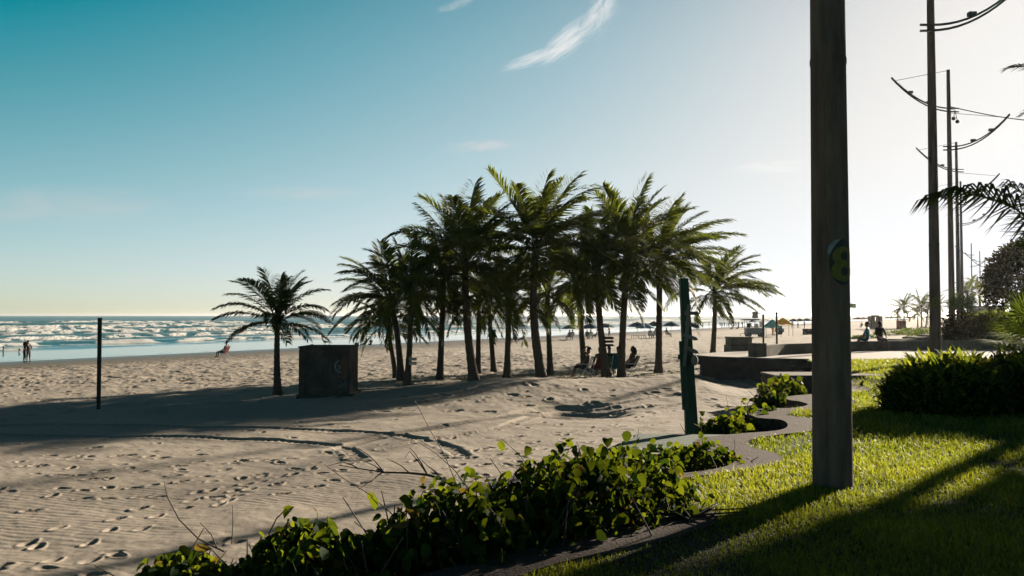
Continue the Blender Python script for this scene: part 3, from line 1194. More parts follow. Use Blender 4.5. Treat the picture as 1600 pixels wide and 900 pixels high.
palm('coconut_palm', 'straight palm right of the seated group with fronds blown to the right', 1029, 582, 40, 1031, 408, 3.1, 30, 25, .19, .14, (.5, 0), GRP, low=-.5,
     fronds=[(R(10), .6, 3.3, .5), (R(-5), .3, 3.2, .6), (R(20), .9, 3.2, .5)])
palm('coconut_palm', 'rightmost palm of the grove with long windblown fronds, beside the concrete box', 1113, 556, 54, 1117, 455, 3.4, 24, 26, .21, .14, (.5, 0), GRP, low=-.4, bend=(.05, 0),
     fronds=[(R(0), .55, 3.9, 1.5), (R(8), .75, 3.6, .8), (R(-6), .35, 3.6, .7)])

# little signs nailed to trunks
def board(name, label, px, py, d, w, h, n=1, gap=0, mat='palewood', tip=0):
    root = thing(name, label, 'sign', at(px, py, d))
    for i in range(n):
        mb = MB()
        z = -i * gap
        if tip:
            mb.prism([(-w / 2, -h / 2), (w / 2 - tip, -h / 2), (w / 2, 0), (w / 2 - tip, h / 2), (-w / 2, h / 2)], -.012, .012)
            mb.v = [(a, -c, b + z) for a, b, c in mb.v]
        else:
            mb.box((0, 0, z), (w, .03, h), 0, .004)
        mb.build('board', M[mat], root)
    mb = MB()
    mb.tube([(-w / 2 + .03, .03, .1), (-w / 2 + .03, .03, -gap * (n - 1) - .1)], .015, 6)
    mb.build('batten', M['greywood'], root)
    return root


board('board_sign', 'pale double board nailed to the trunk of a palm near the graffiti block', 645, 561, 34.5, .30, .12, 2, .16)
board('board_sign', 'blue green box sign fixed to a thin leaning palm trunk', 769, 520, 41.5, .34, .30, 1, 0, 'bluesign')
board('board_sign', 'three dark pointed boards on a palm trunk above the seated group', 952, 528, 36.6, .42, .10, 3, .15, 'postdark', .08)

# palm out of frame on the right whose fronds reach into the picture
root = thing('coconut_palm', 'palm at the right edge whose long feathery frond crosses the row of poles', 'palm tree', (6.3, 9.6, 0))
rg = random.Random(5)
cpos = at(1692, 500, 9.4) - Vector((6.3, 9.6, 0))
trunk_mesh((0, 0, 0), cpos, .14, .1, (.06, 0), rg).build('trunk', M['trunk'], root, True)
L = Leafage()
for az, el, ln, dr, hg in [(R(178), 1.38, 3.5, 1.74, 1.2), (R(165), 1.5, 2.5, .9, 1.0),
                           (R(80), 1.2, 3, .9, .6), (R(30), .8, 3, .9, .6), (R(-40), .7, 3, .9, .6), (R(0), .3, 3, .8, .6), (R(55), .4, 3, .9, .6), (R(-75), .9, 2.8, .9, .6), (R(10), 1.1, 3.2, 1, .7), (R(-15), .9, 3, 1, .7), (R(60), 1.0, 3.2, 1.1, .7)]:
    frond(L, cpos, az, el, ln * .653, dr, (0, 0), rg, .34, 62, .4, hg, 0, .036)
L.build('crown', M['frond'], root)
root = thing('coconut_palm', 'palm at the right edge, only the tip of one high frond showing', 'palm tree', (13.0, 19.3, 0))
cpos = at(1720, 160, 19) - Vector((13.0, 19.3, 0))
trunk_mesh((0, 0, 0), cpos, .2, .14, (.1, 0), rg).build('trunk', M['trunk'], root, True)
L = Leafage()
for az, el, ln, dr in [(R(180), .75, 2.2, 1.0), (R(100), 1.0, 2, .9), (R(60), 1.0, 3, .9), (R(10), .8, 3, .9), (R(-60), .7, 3, .9), (R(-120), .3, 1.6, .8), (R(140), .3, 1.6, .9)]:
    frond(L, cpos, az, el, ln, dr, (0, 0), rg, .26, 44, .4, .6, 0)
L.build('crown', M['frond'], root)

# ------------------------------------------------------------------ tall concrete lamp poles
def pole_pos(kk):
    d = 8.85 + 23.0 * kk
    return 3.18 + .522 * (d - 8.85), d


def lamp_pole(label, x, y, H=17.0, r0=.192, r1=.105, arms=True, mat='pole', wire=True, seg=40, tilt=0.0):
    root = thing('lamp_pole', label, 'lamp pole', (x, y, 0), R(0), 'concrete lamp poles along the promenade')
    mb = MB()
    zs = [-.3, 0, .6, 2, 4.2, 4.23, 4.27, 4.30, 7, 10, 13, H]
    rad = [r0 + (r1 - r0) * max(z, 0) / H for z in zs]
    rad[5] += .006
    rad[6] += .006
    mb.tube([(tilt * z, 0, z) for z in zs], rad, seg)
    mb.build('shaft', M[mat], root, True)
    mb = MB()
    if arms:
        for sg, za, rise in ((-1, H * .855, 2.0), (1, H * .715, 2.1)):
            for off in (0, -.22):
                pts = []
                for i in range(13):
                    s = i / 12
                    xx = -.5 + 4.15 * s
                    pts.append((sg * xx + tilt * za, -.24, za + off * (1 - .75 * s) + rise * max(0, s - .12) ** 2.0 * 1.25 - .0))
                m2 = MB()
                m2.tube(pts, .045, 6)
                a_ = m2.build('curved_arm', M['metal'], root, True)
            for s in (.45, .72):
                xx = -.5 + 4.15 * s
                m2 = MB()
                m2.box((sg * xx + tilt * za, -.24, za + rise * max(0, s - .12) ** 2 * 1.25 + .10), (.28, .22, .16), 0, .03)
                m2.build('floodlight', M['metal'], root)
            if wire:
                m2 = MB()
                m2.tube([(tilt * H, -.1, H - .05 if sg < 0 else H * .84), (sg * 3.45, -.24, za + rise * (.83) ** 2 * 1.25)], .016, 5)
                m2.build('stay_wire', M['metal'], root)
    return root


x1, y1 = pole_pos(0)
P0 = lamp_pole('huge concrete pole in the near lawn with a yellow number 8 painted on it', x1, y1)
labs = ['second concrete lamp pole, its foot rising behind the strappy shrub', 'third lamp pole along the promenade with both of its curved arms clear against the sky',
        'fourth lamp pole along the promenade, close behind the third', 'fifth lamp pole along the promenade, thin and pale, seen beside the frond tips']
PO = []
for i in range(4):
    xx, yy = pole_pos(i + 1)
    PO.append(lamp_pole(labs[i], xx, yy, r0=.20, mat='pole' if i < 2 else 'pole_far', seg=20))
for px, topy, lab in ((1519, 380, 'far thin lamp pole left of two others by the dark round tree'), (1532, 392, 'far thin lamp pole, middle one of three by the dark round tree'),
                      (1540, 402, 'far thin lamp pole nearest to the dark round tree')):
    d = 15.3 * F / (493 - topy)
    lamp_pole(lab, (px - 800) / F * d, d, r0=.17, mat='pole_far', seg=8, wire=False)

# the painted 8: curved sheets laid on the pole, facing right of the camera
def on_pole(root, name, mat, poly, z0, r_at, off, ang0, hole=()):
    """flat outline (metres along the surface, metres up) wrapped on the shaft, with holes"""
    nx, nz_ = 46, 80
    lo, hi = np.array(poly).min(0), np.array(poly).max(0)
    gx, gz = np.linspace(lo[0], hi[0], nx), np.linspace(lo[1], hi[1], nz_)
    GX, GZ = np.meshgrid((gx[1:] + gx[:-1]) / 2, (gz[1:] + gz[:-1]) / 2)
    keep = inside(poly, GX.ravel(), GZ.ravel())
    for h in hole:
        keep &= ~inside(h, GX.ravel(), GZ.ravel())
    VX, VZ = np.meshgrid(gx, gz)
    a = ang0 + VX / r_at
    rr_ = r_at + off
    v = np.stack([rr_ * np.sin(a), -rr_ * np.cos(a), z0 + VZ], -1).reshape(-1, 3)
    ii = (np.arange(nz_ - 1)[:, None] * nx + np.arange(nx - 1)[None, :]).ravel()[keep]
    q = np.stack([ii, ii + 1, ii + nx + 1, ii + nx], 1)
    return mesh_np(name, v, quads=q, mat=mat, parent=root)


def ell(cx, cz, a, b, n=40, a0=0, a1=360):
    return [(cx + a * math.cos(R(a0 + (a1 - a0) * i / n)), cz + b * math.sin(R(a0 + (a1 - a0) * i / n))) for i in range(n + 1)]


zc = at(1310, 411, y1).z
ru = .192 + (.105 - .192) * zc / 17
view = math.atan2(x1, y1)          # the side of the shaft that faces the camera
a8 = R(42) - view
on_pole(P0, 'number_ground', M['black'], ell(0, 0, .145, .225), zc, ru, .003, a8)
eight = ell(0, .075, .115, .092, 30, -40, 220) + ell(0, -.075, .125, .10, 30, 140, 400)
on_pole(P0, 'number_eight', M['numyellow'], eight, zc - .015, ru, .006, a8, [ell(0.01, .075, .042, .043), ell(.01, -.075, .042, .045)])
on_pole(P0, 'torn_poster', M['paperwhite'], [(-.16, .09), (-.145, .16), (-.09, .215), (-.03, .225), (-.075, .18), (-.12, .11), (-.135, .07)], zc, ru, .009, a8)
for o, px, py in ((PO[0], 1470, 471), (PO[1], 1482, 478)):
    z = at(px, py, o.location.y).z
    on_pole(o, 'number_eight', M['numyellow'], eight, z, .192, .004, R(5) - math.atan2(o.location.x, o.location.y), [ell(0, .075, .045, .04), ell(0, -.075, .045, .045)])
# seam down the near shaft
mb = MB()
for a in (-.25,):
    t_ = a - view
    mb.tube([(.1915 * math.sin(t_), -.1915 * math.cos(t_), .02), (.148 * math.sin(t_), -.148 * math.cos(t_), 8.5)], .0035, 4)
mb.build('casting_seam', M['pole'], P0)
# cable from the third pole to the right
o = PO[1]
a = Vector((o.location.x, o.location.y - .2, at(1480, 168, o.location.y).z))
bpt = at(1760, 186, 50)
mb = MB()
mb.tube([a.lerp(bpt, i / 14) - Vector((0, 0, .5 * math.sin(math.pi * i / 14))) for i in range(15)], .03, 5)
tag(mb.build('overhead_cable', M['black']), 'dark overhead cable running right from the third lamp pole', 'cable')
mb = MB()
for px, py in ((1490, 185), (1496, 190)):
    mb.ball(at(px, py, o.location.y - .3), (.12, .12, .12))
mb.tube([at(1483, 170, o.location.y - .3), at(1492, 172, o.location.y - .3), at(1496, 190, o.location.y - .3)], .02, 5)
mb.tube([at(1492, 172, o.location.y - .3), at(1490, 185, o.location.y - .3)], .02, 5)
oo = mb.build('hanging_lamp', M['black'])
oo.parent = o
oo.matrix_parent_inverse = Matrix.Translation(-o.location)

# ------------------------------------------------------------------ leaves for shrubs
def leaf_block(L, pos, dirv, upv, ln, wd, tone, curl=.25):
    """ovate leaves folded on the midrib; all arguments are arrays"""
    n = len(pos)
    d = dirv / (np.linalg.norm(dirv, axis=1, keepdims=True) + 1e-9)
    s = np.cross(d, upv)
    s /= (np.linalg.norm(s, axis=1, keepdims=True) + 1e-9)
    u = np.cross(s, d)
    ln, wd = ln[:, None], wd[:, None]
    cu = curl * np.random.default_rng(n).uniform(.2, 1.9, n)[:, None]
    cup = np.random.default_rng(n + 1).uniform(-.05, .3, n)[:, None]
    mid, lf, rt = [], [], []
    for f, w in ((.0, 0), (.14, .34), (.42, .5), (.76, .34), (1.0, 0)):
        m_ = pos + d * ln * f - u * ln * cu * f * f
        mid.append(m_)
        if w:
            lf.append(m_ + s * wd * w + u * wd * cup * w * 2 - d * ln * .03)
            rt.append(m_ - s * wd * w + u * wd * cup * w * 2 - d * ln * .03)
    V = np.stack(mid + lf + rt, 1).reshape(-1, 3)
    b = (np.arange(n) * 11)[:, None]
    tr = np.concatenate([b + np.array([q]) for q in ([0, 1, 5], [3, 4, 7], [0, 8, 1], [3, 10, 4])])
    qd = np.concatenate([b + np.array([q]) for q in ([1, 2, 6, 5], [2, 3, 7, 6], [1, 8, 9, 2], [2, 9, 10, 3])])
    L.add(V, tr, qd, np.repeat(tone, 11))


def unit(n, g):
    v = g.normal(size=(n, 3))
    return v / np.linalg.norm(v, axis=1, keepdims=True)


def vine_shrub(name, label, spine, nleaf, seed, lsize=(.07, .125), twigs=18, half=.55, mat='vine', cat='shrub'):
    """spine: (x, y, ground z, top z); leaves fill a ragged mound along it"""
    g = np.random.default_rng(seed)
    sp = spline(spine, 6)
    L = Leafage()
    stems = MB()
    k_ = g.uniform(0, len(sp) - 1.001, nleaf)
    a = k_.astype(int)
    w = (k_ - a)[:, None]
    c = sp[a] * (1 - w) + sp[a + 1] * w
    th = g.uniform(0, math.pi, nleaf)
    rr_ = np.sqrt(g.uniform(.12, 1, nleaf))
    rag = 1 + .38 * fbm(c[:, 0] * 2.1 + 3, c[:, 1] * 2.1, 3, seed) + g.normal(0, .06, nleaf)
    tx = np.gradient(sp[:, 0])[a]
    ty = np.gradient(sp[:, 1])[a]
    tl = np.hypot(tx, ty)
    nx_, ny_ = -ty / tl, tx / tl
    h = (c[:, 3] - c[:, 2])
    off = np.cos(th) * rr_ * half * np.clip(rag, .5, 1.4) * np.clip(h / .7, .5, 1.1)
    z = c[:, 2] - .02 + np.sin(th) ** .8 * rr_ * h * rag
    pos = np.stack([c[:, 0] + nx_ * off, c[:, 1] + ny_ * off, z], 1)
    d = unit(nleaf, g) * np.array([.9, .9, .5]) + np.array([0, 0, -.55])
    up = unit(nleaf, g) * .7 + np.array([0, 0, .55])
    up[: nleaf // 2] += np.array([-.4, -.5, 0])
    ln = g.uniform(lsize[0], lsize[1], nleaf)
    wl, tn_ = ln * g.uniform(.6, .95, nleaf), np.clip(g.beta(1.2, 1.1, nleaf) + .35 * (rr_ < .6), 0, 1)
    old = g.random(nleaf) < .045
    leaf_block(L, pos[~old], d[~old], up[~old], ln[~old], wl[~old], tn_[~old], .28)
    LW = Leafage()
    leaf_block(LW, pos[old], d[old], up[old], ln[old] * .85, wl[old] * .7, g.random(int(old.sum())), .6)
    # bare twigs poking out, some with a few leaves at the tip
    for i in range(twigs):
        q = sp[int(g.uniform(0, len(sp) - 1))]
        p = Vector((q[0], q[1], q[2] + (q[3] - q[2]) * .5))
        dv = Vector((g.normal(-.35, .5), g.normal(0, .4), g.uniform(.55, 1.0))).normalized()
        ln_ = g.uniform(.25, .6) * (q[3] - q[2] + .25)
        pts = [p]
        for j in range(5):
            dv = (dv + Vector((g.normal(0, .16), g.normal(0, .16), g.normal(0, .1)))).normalized()
            pts.append(pts[-1] + dv * ln_ / 5 * 1.5)
        stems.tube(pts, list(np.linspace(.006, .002, 6)), 5)
        if g.random() < .6:
            nl = int(g.integers(2, 7))
            pp = np.array([pts[int(g.integers(3, 6))] for _ in range(nl)]) + g.normal(0, .012, (nl, 3))
            l2 = g.uniform(lsize[0] * .6, lsize[1] * .9, nl)
            leaf_block(L, pp, unit(nl, g) + np.array([0, 0, -.6]), unit(nl, g), l2, l2 * .8, g.uniform(0, .6, nl), .3)
    for i in range(int(len(sp) * 3)):
        q = sp[int(g.uniform(0, len(sp) - 1))]
        x, y = q[0] + g.normal(0, half * .45), q[1] + g.normal(0, half * .45)
        stems.tube([(x, y, q[2] - .1), (x + g.normal(0, .08), y + g.normal(0, .08), q[2] + (q[3] - q[2]) * .4),
                    (x + g.normal(0, .2), y + g.normal(0, .2), q[2] + (q[3] - q[2]) * g.uniform(.6, .95))], [.012, .009, .004], 5)
    stems.tube([(q[0], q[1], q[2] - .06) for q in sp], .02, 6)
    x0, y0, z0 = sp[len(sp) // 2][:3]
    root = thing(name, label, cat, (x0, y0, z0))
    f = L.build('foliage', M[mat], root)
    s_ = stems.build('stem', M['stem'], root)
    w_ = LW.build('withered_leaves', M['withered'], root)
    for o_ in (f, s_, w_):
        o_.matrix_parent_inverse = Matrix.Translation((-x0, -y0, -z0))
    return root, stems


def gz(x, y):
    return sz(x, y)


VSP = [(-2.38, 5.75, -.45, .06), (-2.0, 5.9, -.50, .21), (-1.35, 6.05, -.50, .31), (-.68, 6.33, -.50, .48), (-.02, 6.77, -.48, .58), (.50, 7.27, -.46, .64), (.96, 7.8, -.45, .47), (1.2, 8.45, -.45, .33), (1.42, 9.1, -.45, .12)]
vine_shrub('vine_shrub', 'large tangled mound of glossy round-leaved vine spilling over the kerb in the foreground', VSP, 14500, 31, (.055, .118), twigs=11, half=.62)
vine_shrub('vine_shrub', 'smaller vine clump beside the wooden deck at the first bite of the kerb', [(1.25, 9.7, -.5, .12), (1.75, 9.95, -.42, .22), (2.25, 10.2, -.4, .22), (2.7, 10.5, -.4, .08)], 1700, 32, (.055, .11), twigs=3, half=.38)
vine_shrub('vine_shrub', 'low bright vine growing behind the green signpost along the second bite of the kerb', [(2.9, 13.9, -.42, .02), (3.5, 14.3, -.42, .10), (4.0, 15.0, -.42, .10), (4.5, 15.9, -.42, .18)], 1500, 33, (.08, .15), 6, .5)
vine_shrub('vine_shrub', 'leafy vine clump on the sand in front of the squat concrete block', [(5.4, 18.5, -.45, .22), (6.0, 19.8, -.45, .30), (6.6, 21.2, -.45, .22)], 1500, 34, (.09, .17), 8, .5)
vine_shrub('vine_shrub', 'dark little vine tuft lying over the inner kerb where the lawn begins', [(1.28, 7.32, -.02, .10), (1.42, 7.4, .0, .15), (1.55, 7.45, .0, .08)], 150, 35, (.06, .10), 2, .14)
vine_shrub('vine_shrub', 'yellow-lit sprout of broad leaves on the kerb at the bottom edge of the picture', [(-.98, 5.72, -.3, .03), (-.85, 5.78, -.3, .08), (-.7, 5.86, -.3, .02)], 130, 36, (.07, .12), 2, .16, 'lily')
# long dead branch reaching over the sand
dv = MB()
p0 = at(712, 762, 7.0)
pth = [p0, at(690, 748, 7.0), at(668, 742, 7.05), at(640, 739, 7.1), at(600, 738, 7.15), at(560, 732, 7.2), at(530, 727, 7.25)]
dv.tube(pth, [.014, .013, .011, .009, .007, .005, .003], 6)
for a_, b_, c_ in ((2, (648, 708), (640, 700)), (2, (640, 705), (632, 716)), (3, (616, 722), (604, 716)), (4, (572, 722), (556, 716)), (4, (585, 748), (560, 765)), (5, (535, 722), (512, 728)), (1, (668, 728), (655, 715)), (4, (575, 710), (560, 700))):
    q1, q2 = at(b_[0], b_[1], 7.1), at(c_[0], c_[1], 7.12)
    dv.tube([pth[a_], (pth[a_] + q1) / 2 + Vector((0, 0, .01)), q1, q2], [.006, .005, .003, .002], 5)
tag(dv.build('dead_branch', M['stem']), 'bare brown branch reaching left over the sand out of the big vine mound', 'branch')
dv = MB()
p0 = at(350, 862, 6.1)
dv.tube([p0, at(310, 842, 6.1), at(280, 812, 6.1), at(262, 778, 6.12), at(256, 752, 6.14)], [.007, .006, .005, .004, .002], 5)
dv.tube([at(340, 858, 6.1), at(330, 835, 6.1), at(312, 816, 6.1)], [.005, .004, .002], 5)
dv.tube([at(362, 850, 6.1), at(364, 815, 6.1), at(363, 790, 6.12)], [.004, .003, .002], 5)
tag(dv.build('dead_branch', M['stem']), 'long thin bare twig rising over the sand from the left end of the vine mound', 'branch')
dv = MB()
dv.tube([at(420, 835, 6.3), at(432, 810, 6.3), at(448, 795, 6.3), at(455, 800, 6.3)], [.006, .005, .004, .002], 5)
tag(dv.build('dead_branch', M['stem']), 'short hooked bare twig on the left part of the vine mound', 'branch')


# ------------------------------------------------------------------ bushes and trees inland
def bush(name, label, centre, size, n, ls, seed, mat='bush', cat='bush', trunk=0, rough=.35, clump=1.6, group=None, flat_=.9, stems=5):
    """leaf faces through an uneven volume; centre is the middle of the crown"""
    g = np.random.default_rng(seed)
    c, s = np.array(centre, float), np.array(size, float)
    u = unit(n, g)
    r = g.uniform(.25, 1, n) ** .45
    lump = 1 + rough * 1.8 * fbm(u[:, 0] * clump + seed, u[:, 1] * clump + u[:, 2] * 1.7 * clump, 3, seed)
    pos = u * (r * lump)[:, None] * s
    keep = fbm(pos[:, 0] / s.mean() * 2.6 + 5, (pos[:, 1] + pos[:, 2] * 1.3) / s.mean() * 2.6, 3, seed + 1) > -.22
    pos, u = pos[keep], u[keep]
    n = len(pos)
    pos[:, 2] = np.maximum(pos[:, 2], -s[2] * flat_)
    d = unit(n, g) + u * .9
    L = Leafage()
    ln = ls * g.uniform(.6, 1.3, n)
    leaf_block(L, pos + c, d, unit(n, g), ln, ln * .55, g.random(n), .2)
    gx, gy = c[0], c[1]
    g0 = c[2] - s[2] * (1.0 if not trunk else 1) - trunk
    root = thing(name, label, cat, (gx, gy, g0), 0, group)
    o1 = L.build('crown' if trunk else 'foliage', M[mat], root)
    mb = MB()
    if trunk:
        rg = random.Random(seed)
        tr_ = max(.05, s[0] * .07)
        mb.tube([(gx, gy, g0 - .1), (gx + .05, gy, g0 + trunk * .6), (gx, gy, c[2] - s[2] * .2)], [tr_ * 1.3, tr_, tr_ * .6], 10)
        for i in range(7):
            a = i * 2.4
            e = c + np.array([math.cos(a) * s[0] * .6, math.sin(a) * s[1] * .6, s[2] * rg.uniform(-.3, .5)])
            mb.tube([(gx, gy, g0 + trunk * .8), tuple((np.array([gx, gy, g0 + trunk]) + e) / 2 + np.array([0, 0, .1])), tuple(e)], [tr_ * .6, tr_ * .4, tr_ * .15], 7)
    else:
        mb.tube([(gx - .5 * s[0], gy, g0), (gx, gy, g0), (gx + .5 * s[0], gy, g0)], .03, 6)
        for i in range(stems):
            a = i * 2.4
            mb.tube([(gx + .2 * s[0] * math.cos(a), gy + .2 * s[1] * math.sin(a), g0 - .05), (gx + .45 * s[0] * math.cos(a), gy + .45 * s[1] * math.sin(a), c[2] + .2 * s[2])], [.03, .012], 6)
    o2 = mb.build('trunk' if trunk else 'stem', M['trunk'] if trunk else M['stem'], root, True)
    for o_ in (o1, o2):
        o_.matrix_parent_inverse = Matrix.Translation((-gx, -gy, -g0))
    return root


def blades(L, pos, az, el, ln, wd, bend, tone):
    """strap leaves arching from a point: arrays of n"""
    n = len(pos)
    h = np.stack([np.cos(az), np.sin(az), np.zeros(n)], 1)
    s = np.stack([-np.sin(az), np.cos(az), np.zeros(n)], 1)
    P = pos
    rows = []
    for k, f in enumerate((0, .4, .75, 1.0)):
        wv = np.array([.55, 1.0, .7, 0.03][k])
        rows.append((P - s * (wd * wv)[:, None] * .5, P + s * (wd * wv)[:, None] * .5))
        if k < 3:
            e = el - bend * (f + .2) ** 1.3
            step = np.array([.4, .35, .25][k])
            P = P + (h * np.cos(e)[:, None] + np.array([0, 0, 1.0]) * np.sin(e)[:, None]) * (ln * step)[:, None]
    V = np.stack([q for r_ in rows for q in r_], 1).reshape(-1, 3)
    b = (np.arange(n) * 8)[:, None]
    qd = np.concatenate([b + np.array([[0, 1, 3, 2]]), b + np.array([[2, 3, 5, 4]]), b + np.array([[4, 5, 7, 6]])])
    L.add(V, None, qd, np.repeat(tone, 8))


def strap_shrub(name, label, cx, cy, sx, sy, H, n, seed, ln=(.2, .42), wd=(.045, .08), mat='lily', z0=0.0, tops=None, cat='shrub', el=(.5, 1.5)):
    g = np.random.default_rng(seed)
    L = Leafage()
    a = g.uniform(0, 2 * math.pi, n)
    r = np.sqrt(g.random(n))
    x, y = cx + np.cos(a) * r * sx, cy + np.sin(a) * r * sy
    edge_ = np.clip(1.12 - r ** 4 * .55 + .25 * fbm(x * 1.4, y * 1.4, 3, seed), .35, 1.3)
    z = z0 + g.uniform(.02, 1, n) ** .7 * H * edge_ - .18
    az = np.where(g.random(n) < .65, a + g.normal(0, .7, n), g.uniform(0, 6.28, n))
    e = g.uniform(el[0], el[1], n) - .25 * r
    l_ = g.uniform(ln[0], ln[1], n)
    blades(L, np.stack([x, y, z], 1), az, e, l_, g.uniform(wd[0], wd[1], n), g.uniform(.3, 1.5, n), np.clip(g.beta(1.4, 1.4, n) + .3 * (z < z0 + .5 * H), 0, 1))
    root = thing(name, label, cat, (cx, cy, z0))
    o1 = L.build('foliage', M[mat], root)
    mb = MB()
    for i in range(max(14, n // 60)):
        a_, q = g.uniform(0, 6.28), math.sqrt(g.random()) * .8
        px_, py_ = cx + math.cos(a_) * q * sx, cy + math.sin(a_) * q * sy
        mb.tube([(px_, py_, z0 - .05), (px_ + g.normal(0, .05), py_ + g.normal(0, .05), z0 + H * g.uniform(.5, .8))], [.018, .012], 6)
    mb.tube([(cx - sx, cy, z0 - .03), (cx, cy, z0 - .03), (cx + sx, cy, z0 - .03)], .02, 6)
    mb.tube([(cx, cy - sy, z0 - .03), (cx, cy, z0 - .03), (cx, cy + sy, z0 - .03)], .02, 6)
    o2 = mb.build('stem', M['stem'], root)
    for o_ in (o1, o2):
        o_.matrix_parent_inverse = Matrix.Translation((-cx, -cy, -z0))
    return root


strap_shrub('strappy_shrub', 'dense dark shrub of strap leaves with sunlit tips, right of the big pole', 7.55, 15.5, .98, 1.1, .95, 5600, 41)
strap_shrub('copper_shrub', 'copper-leaved shrub between two green strap-leaved ones', 8.8, 16.2, .95, .85, .98, 2600, 42, (.14, .28), (.03, .055), 'copper', el=(.3, 1.5))
strap_shrub('strappy_shrub', 'rounded dark strap-leaved shrub at the right edge of the picture', 9.35, 15.4, 1.05, .95, .95, 4400, 43)
strap_shrub('low_plant', 'tuft of small leaves on the lawn in front of the second pole', 9.3, 21.0, 1.5, 2.2, .22, 1500, 44, (.12, .25), (.02, .04), 'lily')

# fan palm at the right edge
def fan_palm(label, x, y, z0, seed, nfan=16, H=1.1, fr=.75):
    rg = random.Random(seed)
    root = thing('fan_palm', label, 'fan palm', (x, y, z0))
    L = Leafage()
    for i in range(nfan):
        az = i * 2.4 + rg.uniform(-.2, .2)
        e = rg.uniform(.1, 1.35)
        st = np.array([0, 0, H * .55])
        d = np.array([math.cos(az) * math.cos(e), math.sin(az) * math.cos(e), math.sin(e)])
        hub = st + d * rg.uniform(.45, .7)
        sd_ = np.array([-math.sin(az), math.cos(az), 0])
        L.add([st - sd_ * .012, st + sd_ * .012, hub + sd_ * .01, hub - sd_ * .01], quads=[(0, 1, 2, 3)], tone=.5)
        up_ = np.cross(sd_, d)
        n = 26
        for k in range(n):
            t = (k / (n - 1) - .5) * 4.3
            b = d * math.cos(t) + sd_ * math.sin(t)
            ll = fr * (1 - .18 * abs(t) / 2.1) * rg.uniform(.92, 1.05)
            w = np.cross(b, up_) * .02
            m_ = hub + b * ll * .55 + up_ * .03
            tp = hub + b * ll + np.array([0, 0, -.12 * ll])
            L.add([hub, m_ - w, m_ + w, tp], tris=[(0, 1, 2), (1, 3, 2)], tone=rg.uniform(0, .6))
    L.build('crown', M['fan'], root)
    mb = MB()
    mb.tube([(0, 0, -.1), (0, 0, H * .6)], [.09, .07], 10)
    mb.build('trunk', M['trunk'], root, True)
    return root


fan_palm('fan palm with stiff radiating leaves at the right edge behind the shrubs', 10.25, 17.2, 0, 3, 20, 1.9, .85)

# hedge and trees beyond the promenade
for i, (px, d, w, h, lab) in enumerate([(1505, 47.5, 1.15, .95, 'dark rounded bush just right of the second pole'), (1528, 49, 1.3, 1.0, 'dark clipped bush between the rounded bush and the hedge'),
                                       (1556, 48, 1.4, 1.1, 'green clipped hedge block left of the fan palm'), (1598, 47, 1.6, 1.15, 'green hedge block behind the fan palm')]):
    x = (px - 800) / F * d
    bush('hedge_bush', lab, (x, d, h * .8), (w, 1.2, h), 2600, .17, 50 + i, 'bush' if i > 1 else 'darktree')
fan_palm('spiky fan palm rising above the dark bush beside the second pole', (1503 - 800) / F * 52, 52, .5, 8, 14, 2.4, 1.0)
bush('park_bush', 'sunlit yellow green bush top far behind the hedge', ((1545 - 800) / F * 66, 66, 1.0), (3.0, 2, 1.15), 2600, .24, 58, 'lily')
bush('round_tree', 'large dark dense tree behind the hedge at the right edge', ((1598 - 800) / F * 62, 62, 4.35), (2.6, 2.6, 2.75), 12000, .24, 61, 'darktree', 'tree', 2.0, .22, 2.0)
bush('round_tree', 'second dark tree beside the large one, partly out of the picture', ((1660 - 800) / F * 64, 64, 4.3), (3.2, 2.6, 2.9), 6000, .26, 62, 'darktree', 'tree', 1.8)
# big garden trees right of the picture, whose shade falls over the lawn
bush('shade_tree', 'broad leafy tree right of the picture whose shadow falls across the near lawn', (17.6, 19.1, 5.2), (3.2, 3.2, 3.7), 12000, .34, 63, 'darktree', 'tree', 2.2)
bush('shade_tree', 'tall leafy tree right of the picture, high above the nearer shade tree', (30.4, 35.5, 13.6), (4.3, 4.3, 2.9), 11000, .40, 64, 'darktree', 'tree', 10.4)
# scrub on the dune edge
for i, (px, py, w, h, lab) in enumerate([(1392, 524, 2.4, .5, 'low dune scrub left of the beach steps, nearest to the seated man in blue'), (1418, 522, 1.9, .55, 'low dune scrub above the beach steps'),
                                        (1452, 523, 2.6, .7, 'low dune scrub right of the beach steps'), (1350, 529, 1.5, .25, 'faint scrub patch on the sand behind the seated couple'),
                                        (1458, 513, 3.0, .5, 'long scrub patch on the far dune behind the second pole')]):
    q = hit(px, py)
    if q.y > 140:
        q = Vector(((px - 800) / F * 95, 95, -.5))
    bush('dune_scrub', lab, (q.x, q.y, q.z + h * .4), (w, w * .8, h), 900, .22, 70 + i, 'bush', 'scrub', group='scrub patches on the dune edge')

# ------------------------------------------------------------------ grass of the lawn
g = np.random.default_rng(91)
NB = 440000
d = np.exp(g.uniform(math.log(5.2), math.log(34), NB))
u = g.uniform(-.06, .82, NB)
x = u * d
ok = inside(lawn_poly, x, d)
bite = np.hypot(x - x1, d - y1) > .20
ok &= bite
x, d = x[ok], d[ok]
n = len(x)
pn = fbm(x * .9, d * .9, 3, 93)
thin = g.random(n) < np.clip(1.0 + 1.4 * pn, .25, 1)
x, d, pn = x[thin], d[thin], pn[thin]
n = len(x)
sc = np.clip(d / 9, .75, 3.0)
h = (.052 + .03 * pn) * g.uniform(.5, 1.5, n) * np.clip(sc, .8, 1.7)
w = .0052 * sc * g.uniform(.7, 1.3, n)
L = Leafage()
az = g.uniform(0, 6.28, n)
el_ = g.normal(1.15, .28, n)
hv = np.stack([np.cos(az), np.sin(az), np.zeros(n)], 1)
sv = np.stack([-np.sin(az + g.normal(0, .5, n)), np.cos(az), np.zeros(n)], 1)
P = np.stack([x, d, np.full(n, -.004)], 1)
